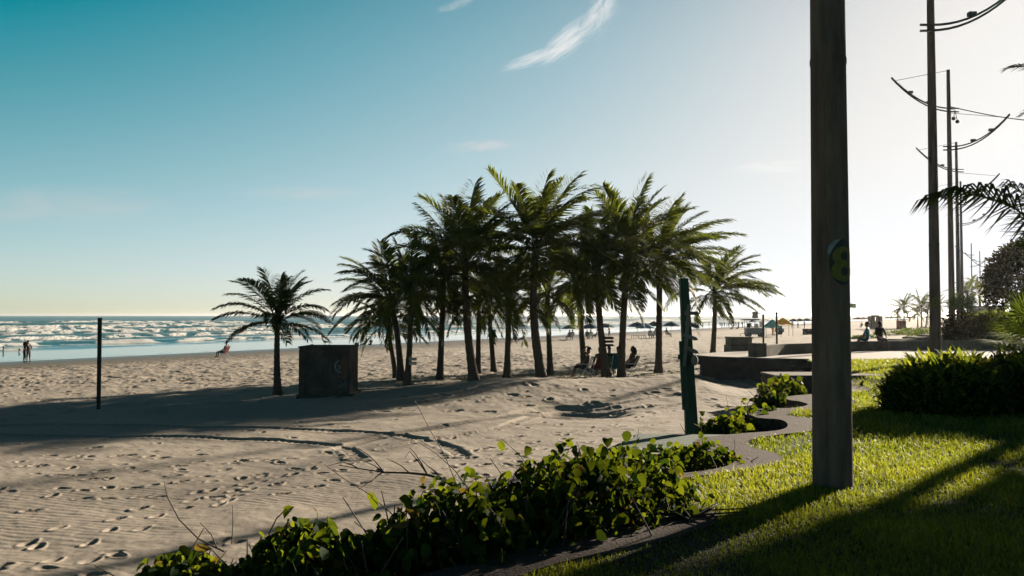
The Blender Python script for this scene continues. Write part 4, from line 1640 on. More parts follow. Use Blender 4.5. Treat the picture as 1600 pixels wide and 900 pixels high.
mid = P + (hv * np.cos(el_)[:, None] + np.array([0, 0, 1.]) * np.sin(el_)[:, None]) * (h * .6)[:, None]
e2 = el_ - g.uniform(.2, .9, n)
tip = mid + (hv * np.cos(e2)[:, None] + np.array([0, 0, 1.]) * np.sin(e2)[:, None]) * (h * .55)[:, None]
V = np.stack([P - sv * w[:, None], P + sv * w[:, None], mid - sv * w[:, None] * .8, mid + sv * w[:, None] * .8, tip], 1).reshape(-1, 3)
b = (np.arange(n) * 5)[:, None]
L.add(V, b + np.array([[2, 3, 4]]), b + np.array([[0, 1, 3, 2]]), np.repeat(np.clip(.45 - .9 * pn + g.normal(0, .25, n), 0, 1), 5))
tag(L.build('lawn_grass', M['grass']), 'short green lawn grass', 'grass', kind='stuff')
# ------------------------------------------------------------------ people
SEG = {'pelvis': .135, 'spine': .125, 'chest': .15, 'neck': .055, 'chin': .075, 'brow': .098, 'crown': .07,
       'sh': .068, 'el': .044, 'wr': .030, 'ha': .036, 'fi': .018, 'hip': .095, 'kn': .062, 'an': .040, 'to': .034}


def stand(arm=(.1, .1), step=.08, lean=0):
    J = {'pelvis': (0, 0, .93), 'spine': (0, lean * .3, 1.14), 'chest': (0, lean * .7, 1.34), 'neck': (0, lean, 1.49), 'chin': (0, lean + .035, 1.56), 'brow': (0, lean + .015, 1.66), 'crown': (0, lean - .005, 1.73)}
    for s, n, f in ((-1, 'L', step), (1, 'R', -step)):
        J['hip' + n] = (s * .10, 0, .88)
        J['kn' + n] = (s * .11, f * .6 + .02, .48)
        J['an' + n] = (s * .11, f - .02, .08)
        J['to' + n] = (s * .13, f + .14, .04)
        a = arm[0] if s < 0 else arm[1]
        J['sh' + n] = (s * .185, lean * .9, 1.42)
        J['el' + n] = (s * (.22 + a * .3), a * .1, 1.14)
        J['wr' + n] = (s * (.23 + a * .2), a * .6 + .04, .90)
        J['ha' + n] = (s * (.23 + a * .15), a * .7 + .06, .83)
        J['fi' + n] = (s * .225, a * .75 + .08, .76)
    return J


def sit(seat=.42, recl=.15, knee=.42, raise_hand=False, down=None, spread=.12):
    J = {'pelvis': (0, 0, seat + .10), 'spine': (0, -.05 - recl * .3, seat + .30), 'chest': (0, -.06 - recl, seat + .51), 'neck': (0, -.06 - recl * 1.15, seat + .66),
         'chin': (0, -.02 - recl * 1.15, seat + .73), 'brow': (0, -.04 - recl * 1.15, seat + .83), 'crown': (0, -.06 - recl * 1.15, seat + .90)}
    low = 0 if down is None else down
    for s, n in ((-1, 'L'), (1, 'R')):
        J['hip' + n] = (s * .10, .04, seat + .09)
        J['kn' + n] = (s * spread, knee, seat + .09)
        J['an' + n] = (s * (spread + .01), knee + .06, low + .08)
        J['to' + n] = (s * (spread + .03), knee + .21, low + .04)
        J['sh' + n] = (s * .185, -.06 - recl, seat + .59)
        J['el' + n] = (s * .25, .06 - recl, seat + .33)
        J['wr' + n] = (s * .18, .24, seat + .20)
        J['ha' + n] = (s * .15, .31, seat + .19)
        J['fi' + n] = (s * .13, .38, seat + .18)
    if raise_hand:
        J['elR'] = (.20, .24 - recl, seat + .74)
        J['wrR'] = (.13, .10 - recl, seat + .93)
        J['haR'] = (.08, .03 - recl, seat + .95)
        J['fiR'] = (.03, -.03 - recl, seat + .96)
    return J


EDG = [('pelvis', 'spine'), ('spine', 'chest'), ('chest', 'neck'), ('neck', 'chin'), ('chin', 'brow'), ('brow', 'crown')]
for n in 'LR':
    EDG += [('pelvis', 'hip' + n), ('hip' + n, 'kn' + n), ('kn' + n, 'an' + n), ('an' + n, 'to' + n), ('chest', 'sh' + n), ('sh' + n, 'el' + n), ('el' + n, 'wr' + n), ('wr' + n, 'ha' + n), ('ha' + n, 'fi' + n)]


def person(label, J, loc, rz, skin='skin', top=None, legs=None, hair='short', scale=1.0, group=None, sleeves=True, slim=1.0, cat='person'):
    names = list(J)
    me = bpy.data.meshes.new('body')
    vs = [J[k] for k in names]
    br = Vector(J['brow'])
    nose = br * .45 + Vector(J['chin']) * .55 + Vector((0, .105, 0))
    vs.append(tuple(nose))
    ei = [(names.index(a), names.index(b)) for a, b in EDG] + [(names.index('brow'), len(vs) - 1)]
    me.from_pydata(vs, ei, [])
    o = bpy.data.objects.new('body', me)
    COL.objects.link(o)
    md = o.modifiers.new('skin', 'SKIN')
    sb = o.modifiers.new('smooth', 'SUBSURF')
    sb.levels = sb.render_levels = 1
    for i, kx in enumerate(names):
        r = SEG[kx.rstrip('LR') if kx not in SEG else kx] * slim
        me.skin_vertices[0].data[i].radius = (r, r * (.8 if kx in ('pelvis', 'spine', 'chest') else 1))
    me.skin_vertices[0].data[len(names)].radius = (.016, .016)
    me.skin_vertices[0].data[names.index('pelvis')].use_root = True
    dg = bpy.context.evaluated_depsgraph_get()
    dg.update()
    m2 = bpy.data.meshes.new_from_object(o.evaluated_get(dg))
    bpy.data.objects.remove(o)
    m2.name = 'body'
    m2.materials.clear()
    for k_ in (skin, top or skin, legs or skin):
        m2.materials.append(M[k_])
    nf = len(m2.polygons)
    cc = np.zeros(nf * 3)
    m2.polygons.foreach_get('center', cc)
    cc = cc.reshape(-1, 3)
    best, mi = np.full(nf, 1e9), np.zeros(nf, int)
    for a, b in EDG:
        A, B = np.array(J[a]), np.array(J[b])
        t = np.clip(((cc - A) @ (B - A)) / ((B - A) @ (B - A) + 1e-9), 0, 1)
        q = np.linalg.norm(cc - A - t[:, None] * (B - A), axis=1) - (SEG[a.rstrip('LR') if a not in SEG else a] * .7)
        cls = 0
        if b in ('spine', 'chest') or b.startswith('sh') or (sleeves and b.startswith('el')):
            cls = 1
        if b.startswith('hip') or b.startswith('kn'):
            cls = 2
        mi = np.where(q < best, cls, mi)
        best = np.minimum(best, q)
    m2.polygons.foreach_set('material_index', mi.astype(np.int32))
    m2.polygons.foreach_set('use_smooth', [True] * nf)
    root = thing('person', label, cat, loc, rz, group)
    root.scale = (scale,) * 3
    b_ = bpy.data.objects.new('body', m2)
    link(b_, root)
    mb = MB()
    c = br
    mb.ball((c.x, c.y - .018, c.z + .022), (.098, .11, .105), 12, 8, -.15)
    if hair == 'long':
        mb.tube([(c.x, c.y - .07, c.z + .04), (c.x, c.y - .11, c.z - .10), (c.x, c.y - .12, c.z - .26)], [.085, .09, .05], 10)
    mb.build('hair', M['hair'], root, True)
    return root


def on_beach(px, py):
    q = hit(px, py)
    if q.z < -2.3:
        q = flat(px, py, -2.3)
    return q


def beach_chair(label, loc, rz, fabric='c_red', group=None, frame='white'):
    root = thing('beach_chair', label, 'chair', loc, rz, group)
    mb = MB()
    for s in (-.27, .27):
        mb.tube([(s, .24, 0), (s, -.02, .38), (s, -.30, .92)], .014, 6)
        mb.tube([(s, -.30, 0), (s, .02, .30), (s, .26, .40)], .014, 6)
        mb.tube([(s, -.17, .60), (s, .24, .58)], .018, 6)
    for a in ((.24, 0.02), (-.30, .02)):
        mb.tube([(-.27, a[0], a[1]), (.27, a[0], a[1])], .012, 6)
    mb.build('frame', M[frame], root)
    mb = MB()
    mb.box((0, .04, .37), (.50, .46, .018), rot=Matrix.Rotation(R(8), 3, 'X'))
    mb.build('seat', M[fabric], root)
    mb = MB()
    mb.box((0, -.24, .66), (.50, .018, .56), rot=Matrix.Rotation(R(27), 3, 'X'))
    mb.build('backrest', M[fabric], root)
    return root


def umbrella(label, loc, mat, group, rad=1.3, H=2.05, seed=0):
    rg = random.Random(seed)
    root = thing('beach_umbrella', label, 'umbrella', loc, rg.uniform(0, 1), group)
    mb = MB()
    mb.tube([(0, 0, -.2), (0, 0, H + .1)], .025, 7)
    mb.build('pole', M['white'], root)
    mb = MB()
    n = 8
    vs = [(0, 0, H + .06)]
    for k, (f, z) in enumerate(((.5, -.24), (1.0, -.60))):
        for i in range(n * 2):
            a = math.pi * i / n
            sag = .05 if i % 2 else 0
            rr_ = rad * f * (1 - (.05 if i % 2 else 0))
            vs.append((rr_ * math.cos(a), rr_ * math.sin(a), H + .06 + z + sag * f))
    m_ = n * 2
    fs = [(0, 1 + i, 1 + (i + 1) % m_) for i in range(m_)]
    fs += [(1 + i, 1 + m_ + i, 1 + m_ + (i + 1) % m_, 1 + (i + 1) % m_) for i in range(m_)]
    lo = len(vs)
    for i in range(m_):
        v = vs[1 + m_ + i]
        vs.append((v[0], v[1], v[2] - .10))
    fs += [(1 + m_ + i, lo + i, lo + (i + 1) % m_, 1 + m_ + (i + 1) % m_) for i in range(m_)]
    mb.add(vs, fs)
    mb.build('canopy', M[mat], root)
    mb = MB()
    for i in range(n):
        a = 2 * math.pi * i / n
        mb.tube([(0, 0, H - .22), (rad * .55 * math.cos(a), rad * .55 * math.sin(a), H - .13)], .008, 4)
    mb.build('stretcher', M['grey'], root)
    return root


# --- the five under the palms
q = hit(916, 587)
D5 = 38.2


def g5(px):
    X_, _ = ray(px, 587)
    return Vector((X_ * D5, D5, sz(X_ * D5, D5)))


beach_chair('white-framed low chair of the man with his arm raised', g5(915), R(80), 'c_black')
person('seated person under the palms with a raised hand on the head', sit(.38, .12, .42, True), g5(914), R(75), 'skin', 'c_brown', 'c_black')
beach_chair('low chair with a dark red back, second from the left under the palms', g5(936) + Vector((0, .1, 0)), R(20), 'c_red')
person('seated person in black in the dark red chair under the palms, back to the camera', sit(.38, .10, .40), g5(936) + Vector((0, .14, 0)), R(20), 'skin_dark', 'c_black', 'c_black')
beach_chair('low dark chair just right of the palm with three boards', g5(955) + Vector((0, .5, 0)), R(-10), 'c_green')
person('seated person just right of the palm with three boards', sit(.38, .12, .40), g5(955) + Vector((0, .53, 0)), R(-10), 'skin_dark', 'c_black', 'c_navy')
beach_chair('low chair partly hidden by the trunk in front of the seated group', g5(965.5) + Vector((0, .2, 0)), R(10), 'c_teal')
person('seated person in a dark teal top partly behind a palm trunk', sit(.38, .12, .40), g5(965.5) + Vector((0, .23, 0)), R(10), 'skin', 'c_teal', 'c_black')
beach_chair('pale-framed low chair at the right end of the seated group', g5(985), R(100), 'c_black')
person('seated woman with full hair at the right end of the group, facing left', sit(.38, .06, .40), g5(985), R(97), 'skin_dark', 'c_brown', 'c_black', 'long')

# --- two on the seat wall
a = flat(1355, 549)
X_, _ = ray(1354, 545)
dw = 42.75
person('person in a teal shirt sitting on the seat wall, back to the camera', sit(.0, -.05, .40, down=-.42), Vector((X_ * dw + .05, dw, .46)), R(55), 'skin', 'c_teal', 'c_navy')
X_, _ = ray(1376, 545)
dw = 42.78
person('person in black sitting on the seat wall beside the one in teal', sit(.0, -.02, .36, down=-.44), Vector((X_ * dw, dw + .05, .46)), R(186), 'skin_dark', 'c_black', 'c_black', scale=1.02)

# --- along the water
q = on_beach(41, 566.5)
person('left person of the couple embracing at the water edge', stand((.3, .5), .04, .05), q + Vector((-.16, 0, 0)), R(-75), 'skin_dark', None, 'c_black', 'long', .97)
person('right person of the couple embracing at the water edge', stand((.3, .5), .04, .05), q + Vector((.15, .05, 0)), R(75), 'skin_dark', 'c_black', 'c_black', 'short', 1.03)
q = flat(5, 549, -2.3)
person('bather standing deep in the water at the left edge of the picture', stand((.5, .5)), q + Vector((0, 0, -1.2)), R(-60), 'skin_dark', None, 'c_black')
q = flat(30, 550, -2.3)
person('bather up to the chest in the shallows beside the embracing couple', stand((.3, .3)), q + Vector((0, 0, -1.4)), R(-80), 'skin_dark', None, 'c_black')
q = on_beach(351, 559)
beach_chair('red beach chair alone on the damp sand left of the lone palm', q, R(75), 'c_red')
person('sunbather leaning back in the red beach chair with legs stretched left', sit(.38, .12, .62), q, R(75), 'skin_dark', None, 'c_black')
q = on_beach(507, 540)
beach_chair('beach chair at the water edge seen above the graffiti block', q, R(-80), 'c_navy')
person('sunbather in a beach chair at the water edge above the graffiti block', sit(.38, .25, .62), q, R(-80), 'skin_dark', None, 'c_black')
q = on_beach(570, 539.5)
person('sunbather sitting on the sand at the water edge, legs stretched to the left', sit(.02, .12, .5, spread=.1), q, R(70), 'skin_dark', None, 'c_black', 'long')
person('sunbather sitting close behind the one with stretched legs', sit(.02, .05, .35), q + Vector((.7, .4, 0)), R(40), 'skin_dark', None, 'c_black')
mb = MB()
mb.box((0, 0, .16), (.55, .35, .30), .2, .04)
cb_ = thing('beach_cooler', 'small dark cool box beside the two sunbathers at the water edge', 'cool box', q + Vector((-1.1, .2, 0)))
mb.build('box_body', M['c_navy'], cb_)
mb = MB()
mb.box((0, 0, .335), (.57, .37, .05), .2, .015)
mb.build('lid', M['white'], cb_)
q = on_beach(808, 534)
lounge = thing('sun_lounger', 'low dark sun lounger on the sand between two palm trunks', 'sun lounger', q, R(85))
mb = MB()
mb.box((0, 0, .30), (.62, 1.5, .07), 0, .02)
mb.build('mattress', M['c_navy'], lounge)
mb = MB()
mb.box((0, -.95, .52), (.62, .07, .62), rot=Matrix.Rotation(R(35), 3, 'X'))
mb.build('backrest', M['c_navy'], lounge)
for sx_ in (-.27, .27):
    for sy_ in (-.65, .65):
        mb = MB()
        mb.tube([(sx_, sy_, 0), (sx_, sy_, .28)], .02, 6)
        mb.build('leg', M['white'], lounge)
person('sunbather sitting up beside the low dark lounger', sit(.28, .05, .5), q + Vector((.75, -.2, 0)), R(80), 'skin', None, 'c_black', 'long')
q = flat(632, 519, -2.3)
person('lone bather standing in the surf right of the sunbathers', stand(), q + Vector((0, 0, -.5)), R(160), 'skin_dark', None, 'c_black')

# --- umbrellas and the people under them
UG = 'blue beach umbrellas near the water'
for i, (px, py, mt, rad, H, lab) in enumerate([(895, 531, 'c_navy', 1.5, 2.05, 'leftmost navy beach umbrella seen between the palm trunks'), (922, 530.5, 'c_navy', 1.2, 2.05, 'navy beach umbrella just left of the palm with three boards'),
                                              (946, 526, 'c_navy', 1.5, 2.05, 'navy beach umbrella partly behind the palm with three boards'), (996, 529, 'c_navy', 1.25, 2.15, 'navy beach umbrella standing over the small tables'),
                                              (1008, 529.5, 'c_sky', 1.25, 1.95, 'paler blue beach umbrella beside the one over the tables'), (1022, 528, 'c_black', .95, 2.2, 'narrow nearly black beach umbrella beside the pale blue one'),
                                              (1049, 527, 'c_navy', 1.2, 2.1, 'navy beach umbrella just left of the green signpost')]):
    umbrella(lab, on_beach(px, py), mt, UG, rad, H, i)
for px, py, rz, tp, lab in [(889, 531, 30, 'c_green', 'person sitting under the leftmost navy umbrella, left one of two'), (894, 531, 10, 'c_teal', 'person sitting under the leftmost navy umbrella, right one of two'),
                            (918, 530, -20, 'c_green', 'person in green sitting under the umbrella left of the three boards'), (922, 530.5, 30, 'c_black', 'person in black sitting under the umbrella left of the three boards'),
                            (931, 530, 80, None, 'bare-skinned person sitting between two umbrellas left of the three boards'), (1016, 529, -10, None, 'person sitting under the narrow black umbrella, left one of two'),
                            (1023, 529, 30, 'c_brown', 'person sitting under the narrow black umbrella, right one of two'), (1043, 527, -70, 'c_black', 'person sitting low on the sand under the umbrella by the signpost')]:
    q = on_beach(px, py)
    beach_chair('chair of the ' + lab, q, R(rz), 'c_green' if tp == 'c_green' else 'c_white', 'chairs under the umbrellas')
    person(lab, sit(.38, .12, .42), q, R(rz), 'skin_dark', tp, 'c_navy', group='people under the umbrellas')
q = on_beach(952, 527)
person('person standing in a yellow green top behind the three boards', stand((.3, .1)), q, R(60), 'skin', 'c_yellow', 'c_black')
for i, px in enumerate((992, 1004)):
    q = on_beach(px, 529.5)
    tb = thing('beach_table', ('left' if i == 0 else 'right') + ' one of two low tables under the umbrellas left of the green signpost', 'table', q, .3, 'low tables under the umbrellas')
    mb = MB()
    mb.box((0, 0, .44), (.75, .75, .04), 0, .01)
    mb.build('table_top', M['greywood'], tb)
    for sx_ in (-.32, .32):
        for sy_ in (-.32, .32):
            mb = MB()
            mb.tube([(sx_, sy_, 0), (sx_, sy_, .42)], .025, 6)
            mb.build('leg', M['greywood'], tb)
# the crowd at the water, farther off
base = person('tiny bather standing in the crowd at the far water edge', stand((.3, .2), .12), on_beach(1132, 512), .4, 'skin_dark', None, 'c_navy', group='bathers at the far water edge')
base2 = person('tiny bather standing in the crowd at the far water edge', stand((.5, .1), -.1), on_beach(1139, 512.5), 2.4, 'skin_dark', 'c_black', 'c_black', 'long', group='bathers at the far water edge')
for i, (px, py) in enumerate([(1128, 513), (1136, 511), (1143, 512), (1146, 513.5), (1150, 511.5), (1118, 512), (1098, 512.5), (1154, 513), (1064, 511), (1125, 511), (1160, 512), (1108, 511)]):
    dup(base if i % 2 else base2, on_beach(px, py), i * 1.3)
for i, (px, py, lab) in enumerate([(1144, 514.5, 'bather sitting on the sand below the far crowd, left one of two'), (1153, 514, 'bather sitting on the sand below the far crowd, right one of two')]):
    person(lab, sit(.02, .05, .4), on_beach(px, py), 1.0 + i, 'skin_dark', None, 'c_black')

# ------------------------------------------------------------------ graffiti block, posts, signpost, deck
q = hit(509, 625)
bl = thing('graffiti_block', 'dark concrete block covered in graffiti on the sand beside the lone palm', 'block', (0, 0, 0))
D_ = 27.0
xl, xr = at(467, 600, D_).x, at(546, 600, D_).x
zt, zb = at(500, 543, D_).z, at(500, 632, D_).z
cx, cz, w_, h_ = (xl + xr) / 2, (zt + zb) / 2, xr - xl, zt - zb
mb = MB()
mb.box((cx, D_ + .75, cz), (w_, 1.5, h_), 0, .025)
mb.build('block_body', M['concrete_dark'], bl)
mb = MB()
mb.box((cx + .0, D_ + .75, zt + .012), (w_ + .06, 1.56, .05), 0, .015)
mb.build('top_slab', M['concrete_dark'], bl)
mb = MB()
mb.box((cx + .03, D_ + .7, zb + .17), (w_ + .16, 1.7, .30), 0, .03)
mb.build('plinth', M['concrete_dark'], bl)
mb = MB()
mb.tube([(xl + .32, D_ + .3, zt), (xl + .32, D_ + .3, zt + .09)], .045, 8)
mb.build('pipe_stub', M['concrete_dark'], bl)
mb = MB()
hx, hz = xr, at(552, 572, D_).z
mb.tube([(hx - .02, D_ + .3, hz + .10), (hx + .07, D_ + .3, hz + .10), (hx + .07, D_ + .3, hz - .12), (hx + .04, D_ + .3, hz - .2)], .014, 6)
mb.build('iron_handle', M['rust'], bl)


mb = MB()
mb.box((xl + .10, D_ - .012, cz + .05), (.20, .05, h_ * .86), 0, .01)
mb.box((xl + .75, D_ - .010, cz + h_ * .40), (1.08, .045, .07), 0, .008)
mb.build('door_frame', M['concrete_dark'], bl)


def gp(px, py):
    v = at(px, py, D_)
    return (v.x, v.z)


def paint(name, mat, polys, off):
    mb_ = MB()
    for pl in polys:
        n = len(pl)
        tri = tessellate_polygon([[Vector((p_[0], p_[1], 0)) for p_ in pl]])
        mb_.add([(p_[0], D_ - off, p_[1]) for p_ in pl], [tuple(t) for t in tri])
    return mb_.build(name, M[mat], bl)


def stroke(pts, w):
    pts = [np.array(gp(*p_)) for p_ in pts]
    pts = spline(pts, 5)
    lft, rgt = [], []
    for i in range(len(pts)):
        t = pts[min(i + 1, len(pts) - 1)] - pts[max(i - 1, 0)]
        t = t / (np.linalg.norm(t) + 1e-9)
        nn = np.array([-t[1], t[0]]) * w / 2
        lft.append(tuple(pts[i] + nn))
        rgt.append(tuple(pts[i] - nn))
    return lft + rgt[::-1]


paint('graffiti_disc', 'g_brown', [[gp(538 + 7.0 * math.cos(t), 575 + 19 * math.sin(t)) for t in np.linspace(0, 6.283, 30)]], .004)
paint('graffiti_crescent', 'g_blue', [stroke([(530, 563), (525, 568), (524, 574), (527, 580), (532, 582)], .045), stroke([(529, 570), (531, 574), (529, 578)], .03)], .008)
paint('graffiti_tag', 'g_dark', [stroke([(480, 560), (482, 580), (489, 561), (491, 582)], .035), stroke([(497, 563), (495, 578), (503, 583), (506, 570)], .035), stroke([(513, 560), (512, 580)], .05),
                                 stroke([(520, 562), (521, 584)], .05), stroke([(486, 596), (495, 590), (503, 598), (510, 592), (516, 602)], .03), stroke([(492, 605), (500, 600), (508, 608)], .03)], .004)
paint('graffiti_scrawl', 'g_blue', [stroke([(530, 594), (534, 599), (530, 604), (536, 603), (539, 595), (540, 604), (543, 597)], .013), stroke([(529, 588), (536, 591), (542, 587)], .012)], .006)

q = hit(154, 640)
pt = thing('tall_post', 'single dark square post standing on the sand near the left edge', 'post', q)
mb = MB()
pt_top = at(154, 498, q.y).z - q.z
mb.box((0, 0, pt_top / 2 - .2), (.10, .10, pt_top + .4), .2, .008)
mb.build('shaft', M['postdark'], pt)
mb = MB()
mb.box((0, 0, pt_top + .012), (.115, .115, .03), .2, .004)
mb.build('cap', M['postdark'], pt)

# green signpost at the deck
sd_ = 13.45
b0 = at(1077, 676, sd_)
sp_ = thing('signpost', 'leaning green wooden post with four grey arrow boards at the edge of the deck', 'signpost', (b0.x, b0.y, b0.z))


def sp(px, py, dy=0.0):
    v = at(px, py, sd_ + dy)
    return (v.x - b0.x, v.y - b0.y, v.z - b0.z)


def plank(name, p0_, p1_, w0, w1, th, mat, dy=0.0):
    """tapered plank between two picture points of the signpost's plane"""
    a, b = Vector(sp(*p0_, dy)), Vector(sp(*p1_, dy))
    d_ = (b - a).normalized()
    s_ = Vector((d_.z, 0, -d_.x))
    vs = []
    for yy in (-th / 2, th / 2):
        for pt_, w in ((a, w0), (b, w1)):
            vs += [pt_ + s_ * w / 2 + Vector((0, yy, 0)), pt_ - s_ * w / 2 + Vector((0, yy, 0))]
    mb_ = MB()
    mb_.add(vs, [(0, 1, 3, 2), (4, 6, 7, 5), (0, 2, 6, 4), (1, 5, 7, 3), (2, 3, 7, 6), (0, 4, 5, 1)])
    return mb_.build(name, M[mat], sp_)


plank('main_post', (1081.5, 690), (1068, 435), .185, .115, .14, 'greenwood')
plank('side_plank', (1071, 640), (1065.5, 533), .09, .085, .05, 'greenwood', -.11)
plank('batten', (1069, 572), (1077, 476), .045, .05, .03, 'greywood', -.16)
for (xa, ya), (xb, yb) in (((1070, 489), (1094, 490)), ((1071, 504), (1093, 512)), ((1068, 523), (1091, 531)), ((1070, 542), (1092, 552))):
    a, b = Vector(sp(xa, ya, -.2)), Vector(sp(xb, yb, -.2))
    d_ = (b - a).normalized()
    s_ = Vector((-d_.z, 0, d_.x)) * .028
    tipp = b
    sh_ = b - d_ * .045
    vs = []
    for yy in (-.011, .011):
        o_ = Vector((0, yy, 0))
        vs += [a - s_ + o_, sh_ - s_ + o_, tipp + o_, sh_ + s_ + o_, a + s_ + o_]
    mb = MB()
    mb.add(vs, [(0, 1, 2, 3, 4), (9, 8, 7, 6, 5)] + [(i, i + 5, (i + 1) % 5 + 5, (i + 1) % 5) for i in range(5)])
    mb.build('arrow_board', M['greywood'], sp_)
mb = MB()
mb.box(sp(1063, 558, -.15), (.07, .05, .07), .2, .01)
mb.build('bracket', M['greenwood'], sp_)
mb = MB()
mb.ball(sp(1085, 563, -.12), (.06, .05, .08), 8, 6)
mb.build('rope_knot', M['greywood'], sp_)

# wooden deck between kerb and sand
dk = thing('wooden_deck', 'low faded green board deck between kerb and sand, at the foot of the signpost', 'deck')
far_l, far_r = np.array(at(1000, 678, 13.3)), np.array(at(1165, 679, 13.2))
nr_l, nr_r = np.array(at(950, 700, 11.6)), np.array(at(1100, 706, 11.3))
nb = 9
for i in range(nb):
    f0, f1 = i / nb, (i + .93) / nb
    P4 = [nr_l + (far_l - nr_l) * f0, nr_r + (far_r - nr_r) * f0, nr_r + (far_r - nr_r) * f1, nr_l + (far_l - nr_l) * f1]
    e_ = np.random.default_rng(i).normal(0, .03)
    P4[0] = P4[0] + np.array([e_, 0, 0])
    P4[3] = P4[3] + np.array([e_, 0, 0])
    vs = [tuple(p_) for p_ in P4] + [tuple(p_ - np.array([0, 0, .035])) for p_ in P4]
    mb = MB()
    mb.add(vs, [(0, 1, 2, 3), (7, 6, 5, 4), (0, 4, 5, 1), (1, 5, 6, 2), (2, 6, 7, 3), (3, 7, 4, 0)])
    mb.build('deck_board', M['deckwood'], dk)
for f in (.12, .6):
    a, b = nr_l + (nr_r - nr_l) * f, far_l + (far_r - far_l) * f
    mb = MB()
    mb.tube([tuple(a - np.array([0, 0, .09])), tuple(b - np.array([0, 0, .09]))], .05, 6)
    mb.build('joist', M['greywood'], dk)

# concrete box and twin posts beyond the terrace
q = hit(1155, 551)
cbx = thing('concrete_box', 'squat stepped concrete box on the sand left of the seat wall', 'box', q, .1)
pm = q.y / F
mb = MB()
mb.box((0, 0, 8 * pm - .15), (37 * pm, 1.6, 8 * pm + .3), 0, .03)
mb.build('plinth', M['concrete'], cbx)
mb = MB()
mb.box((0, .1, 16.5 * pm), (33 * pm, 1.3, 14 * pm), 0, .03)
mb.build('box_body', M['concrete'], cbx)
mb = MB()
mb.box((0, .1, 24 * pm), (34.5 * pm, 1.4, 1.6 * pm), 0, .02)
mb.build('top_slab', M['concrete_dark'], cbx)
for px, ty, lab in ((1193, 494, 'left one of two thin dark posts behind the seat wall'), (1214, 491, 'right one of two thin dark posts behind the seat wall')):
    q = hit(px, 552)
    t_ = thing('thin_post', lab, 'post', q, 0, 'thin posts behind the seat wall')
    H_ = at(px, ty, q.y).z - q.z
    mb = MB()
    mb.tube([(0, 0, -.3), (0, 0, H_)], .065, 10)
    mb.build('shaft', M['postdark'], t_)
    mb = MB()
    mb.tube([(0, 0, H_), (0, 0, H_ + .08), (0, 0, H_ + .16)], [.085, .085, .02], 10)
    mb.build('cap', M['postdark'], t_)
q = hit(1262, 523)
t_ = thing('litter_bin', 'dark square box on the far sand just left of the big numbered pole', 'bin', q)
mb = MB()
mb.box((0, 0, .38), (1.1, .9, .8), .1, .04)
mb.build('bin_body', M['concrete_dark'], t_)
mb = MB()
mb.box((0, 0, .80), (1.16, .96, .07), .1, .02)
mb.build('lid', M['concrete_dark'], t_)

# ------------------------------------------------------------------ food cart and its awnings
q = hit(1180, 526.5)
s_ = q.y / F
ct = thing('food_cart', 'grey food cart with flat roof and wheels parked on the sand beyond the twin posts', 'cart', q)


def part(name, mat, parent, *boxes):
    mb_ = MB()
    for c_, sz_ in boxes:
        mb_.box(c_, sz_, 0, .02)
    return mb_.build(name, M[mat], parent)


part('cart_body', 'grey', ct, ((-.1, 0, .72), (2.3, 1.2, .80)))
part('counter', 'white', ct, ((-.1, -.1, 1.15), (2.5, 1.5, .06)))
part('roof', 'grey', ct, ((-.1, 0, 2.18), (3.1, 1.9, .10)), ((-.5, 0, 2.27), (1.8, 1.2, .08)))
for a_ in (-1.2, 1.0):
    for b_ in (-.55, .55):
        mb = MB()
        mb.tube([(a_, b_, 1.1), (a_, b_, 2.15)], .03, 6)
        mb.build('roof_post', M['grey'], ct)
part('shelf', 'c_white', ct, ((-.7, .2, 1.55), (.5, .5, .45)), ((.2, .2, 1.45), (.45, .5, .5)), ((.75, .1, 1.62), (.3, .4, .7)))
part('menu_panel', 'c_black', ct, ((-.9, -.35, 1.45), (.4, .1, .5)))
for a_ in (-.9, .75):
    for b_ in (-.62, .62):
        mb = MB()
        mb.tube([(a_, b_ - .06, .27), (a_, b_ + .06, .27)], .27, 16)
        wh = mb.build('wheel', M['black'], ct)
        mb = MB()
        mb.tube([(a_, b_ - .07, .27), (a_, b_ + .07, .27)], .12, 12)
        mb.build('hub', M['grey'], wh)
mb = MB()
mb.tube([(-1.9, 0, .1), (-1.9, 0, .42), (-1.6, 0, .46), (-1.25, 0, .45)], .03, 6)
mb.build('tow_handle', M['black'], ct)
q2 = hit(1183, 526) + Vector((.2, 1.6, 0))
sb_ = thing('sign_board', 'dark square board raised on a pole above the food cart', 'sign', q2)
part('board', 'grey', sb_, ((0, 0, at(1183, 492, q2.y).z - q2.z), (.78, .05, .85)))
mb = MB()
mb.tube([(0, .05, 0), (0, .05, 2.5)], .03, 6)
mb.build('pole', M['grey'], sb_)


def awning(name, label, px0, px1, top, bot, d, mat, H0, posts=True):
    a, b = at(px0, bot, d), at(px1, bot, d)
    z0 = sz(a.x, d)
    root_ = thing(name, label, 'awning', ((a.x + b.x) / 2, d, z0))
    w = (b.x - a.x) / 2
    hz_ = at(px0, top, d).z - z0
    lz = at(px0, bot, d).z - z0
    mb_ = MB()
    n = 10
    vs, fs = [], []
    for j in range(n + 1):
        for i in range(n + 1):
            u_, v_ = i / n * 2 - 1, j / n * 2 - 1
            r_ = max(abs(u_), abs(v_))
            vs.append((u_ * w, v_ * w * .8, lz + (hz_ - lz) * (1 - r_) ** .8 + .06 * math.sin(5 * u_) * r_))
    for j in range(n):
        for i in range(n):
            k0 = j * (n + 1) + i
            fs.append((k0, k0 + 1, k0 + n + 2, k0 + n + 1))
    mb_.add(vs, fs)
    mb_.build('canopy', M[mat], root_)
    for sx_ in (-1, 1):
        for sy_ in (-1, 1):
            mb_ = MB()
            mb_.tube([(sx_ * w * .96, sy_ * w * .77, -.1), (sx_ * w * .96, sy_ * w * .77, lz + .06)], .025, 6)
            mb_.build('post', M['grey'], root_)
    return root_


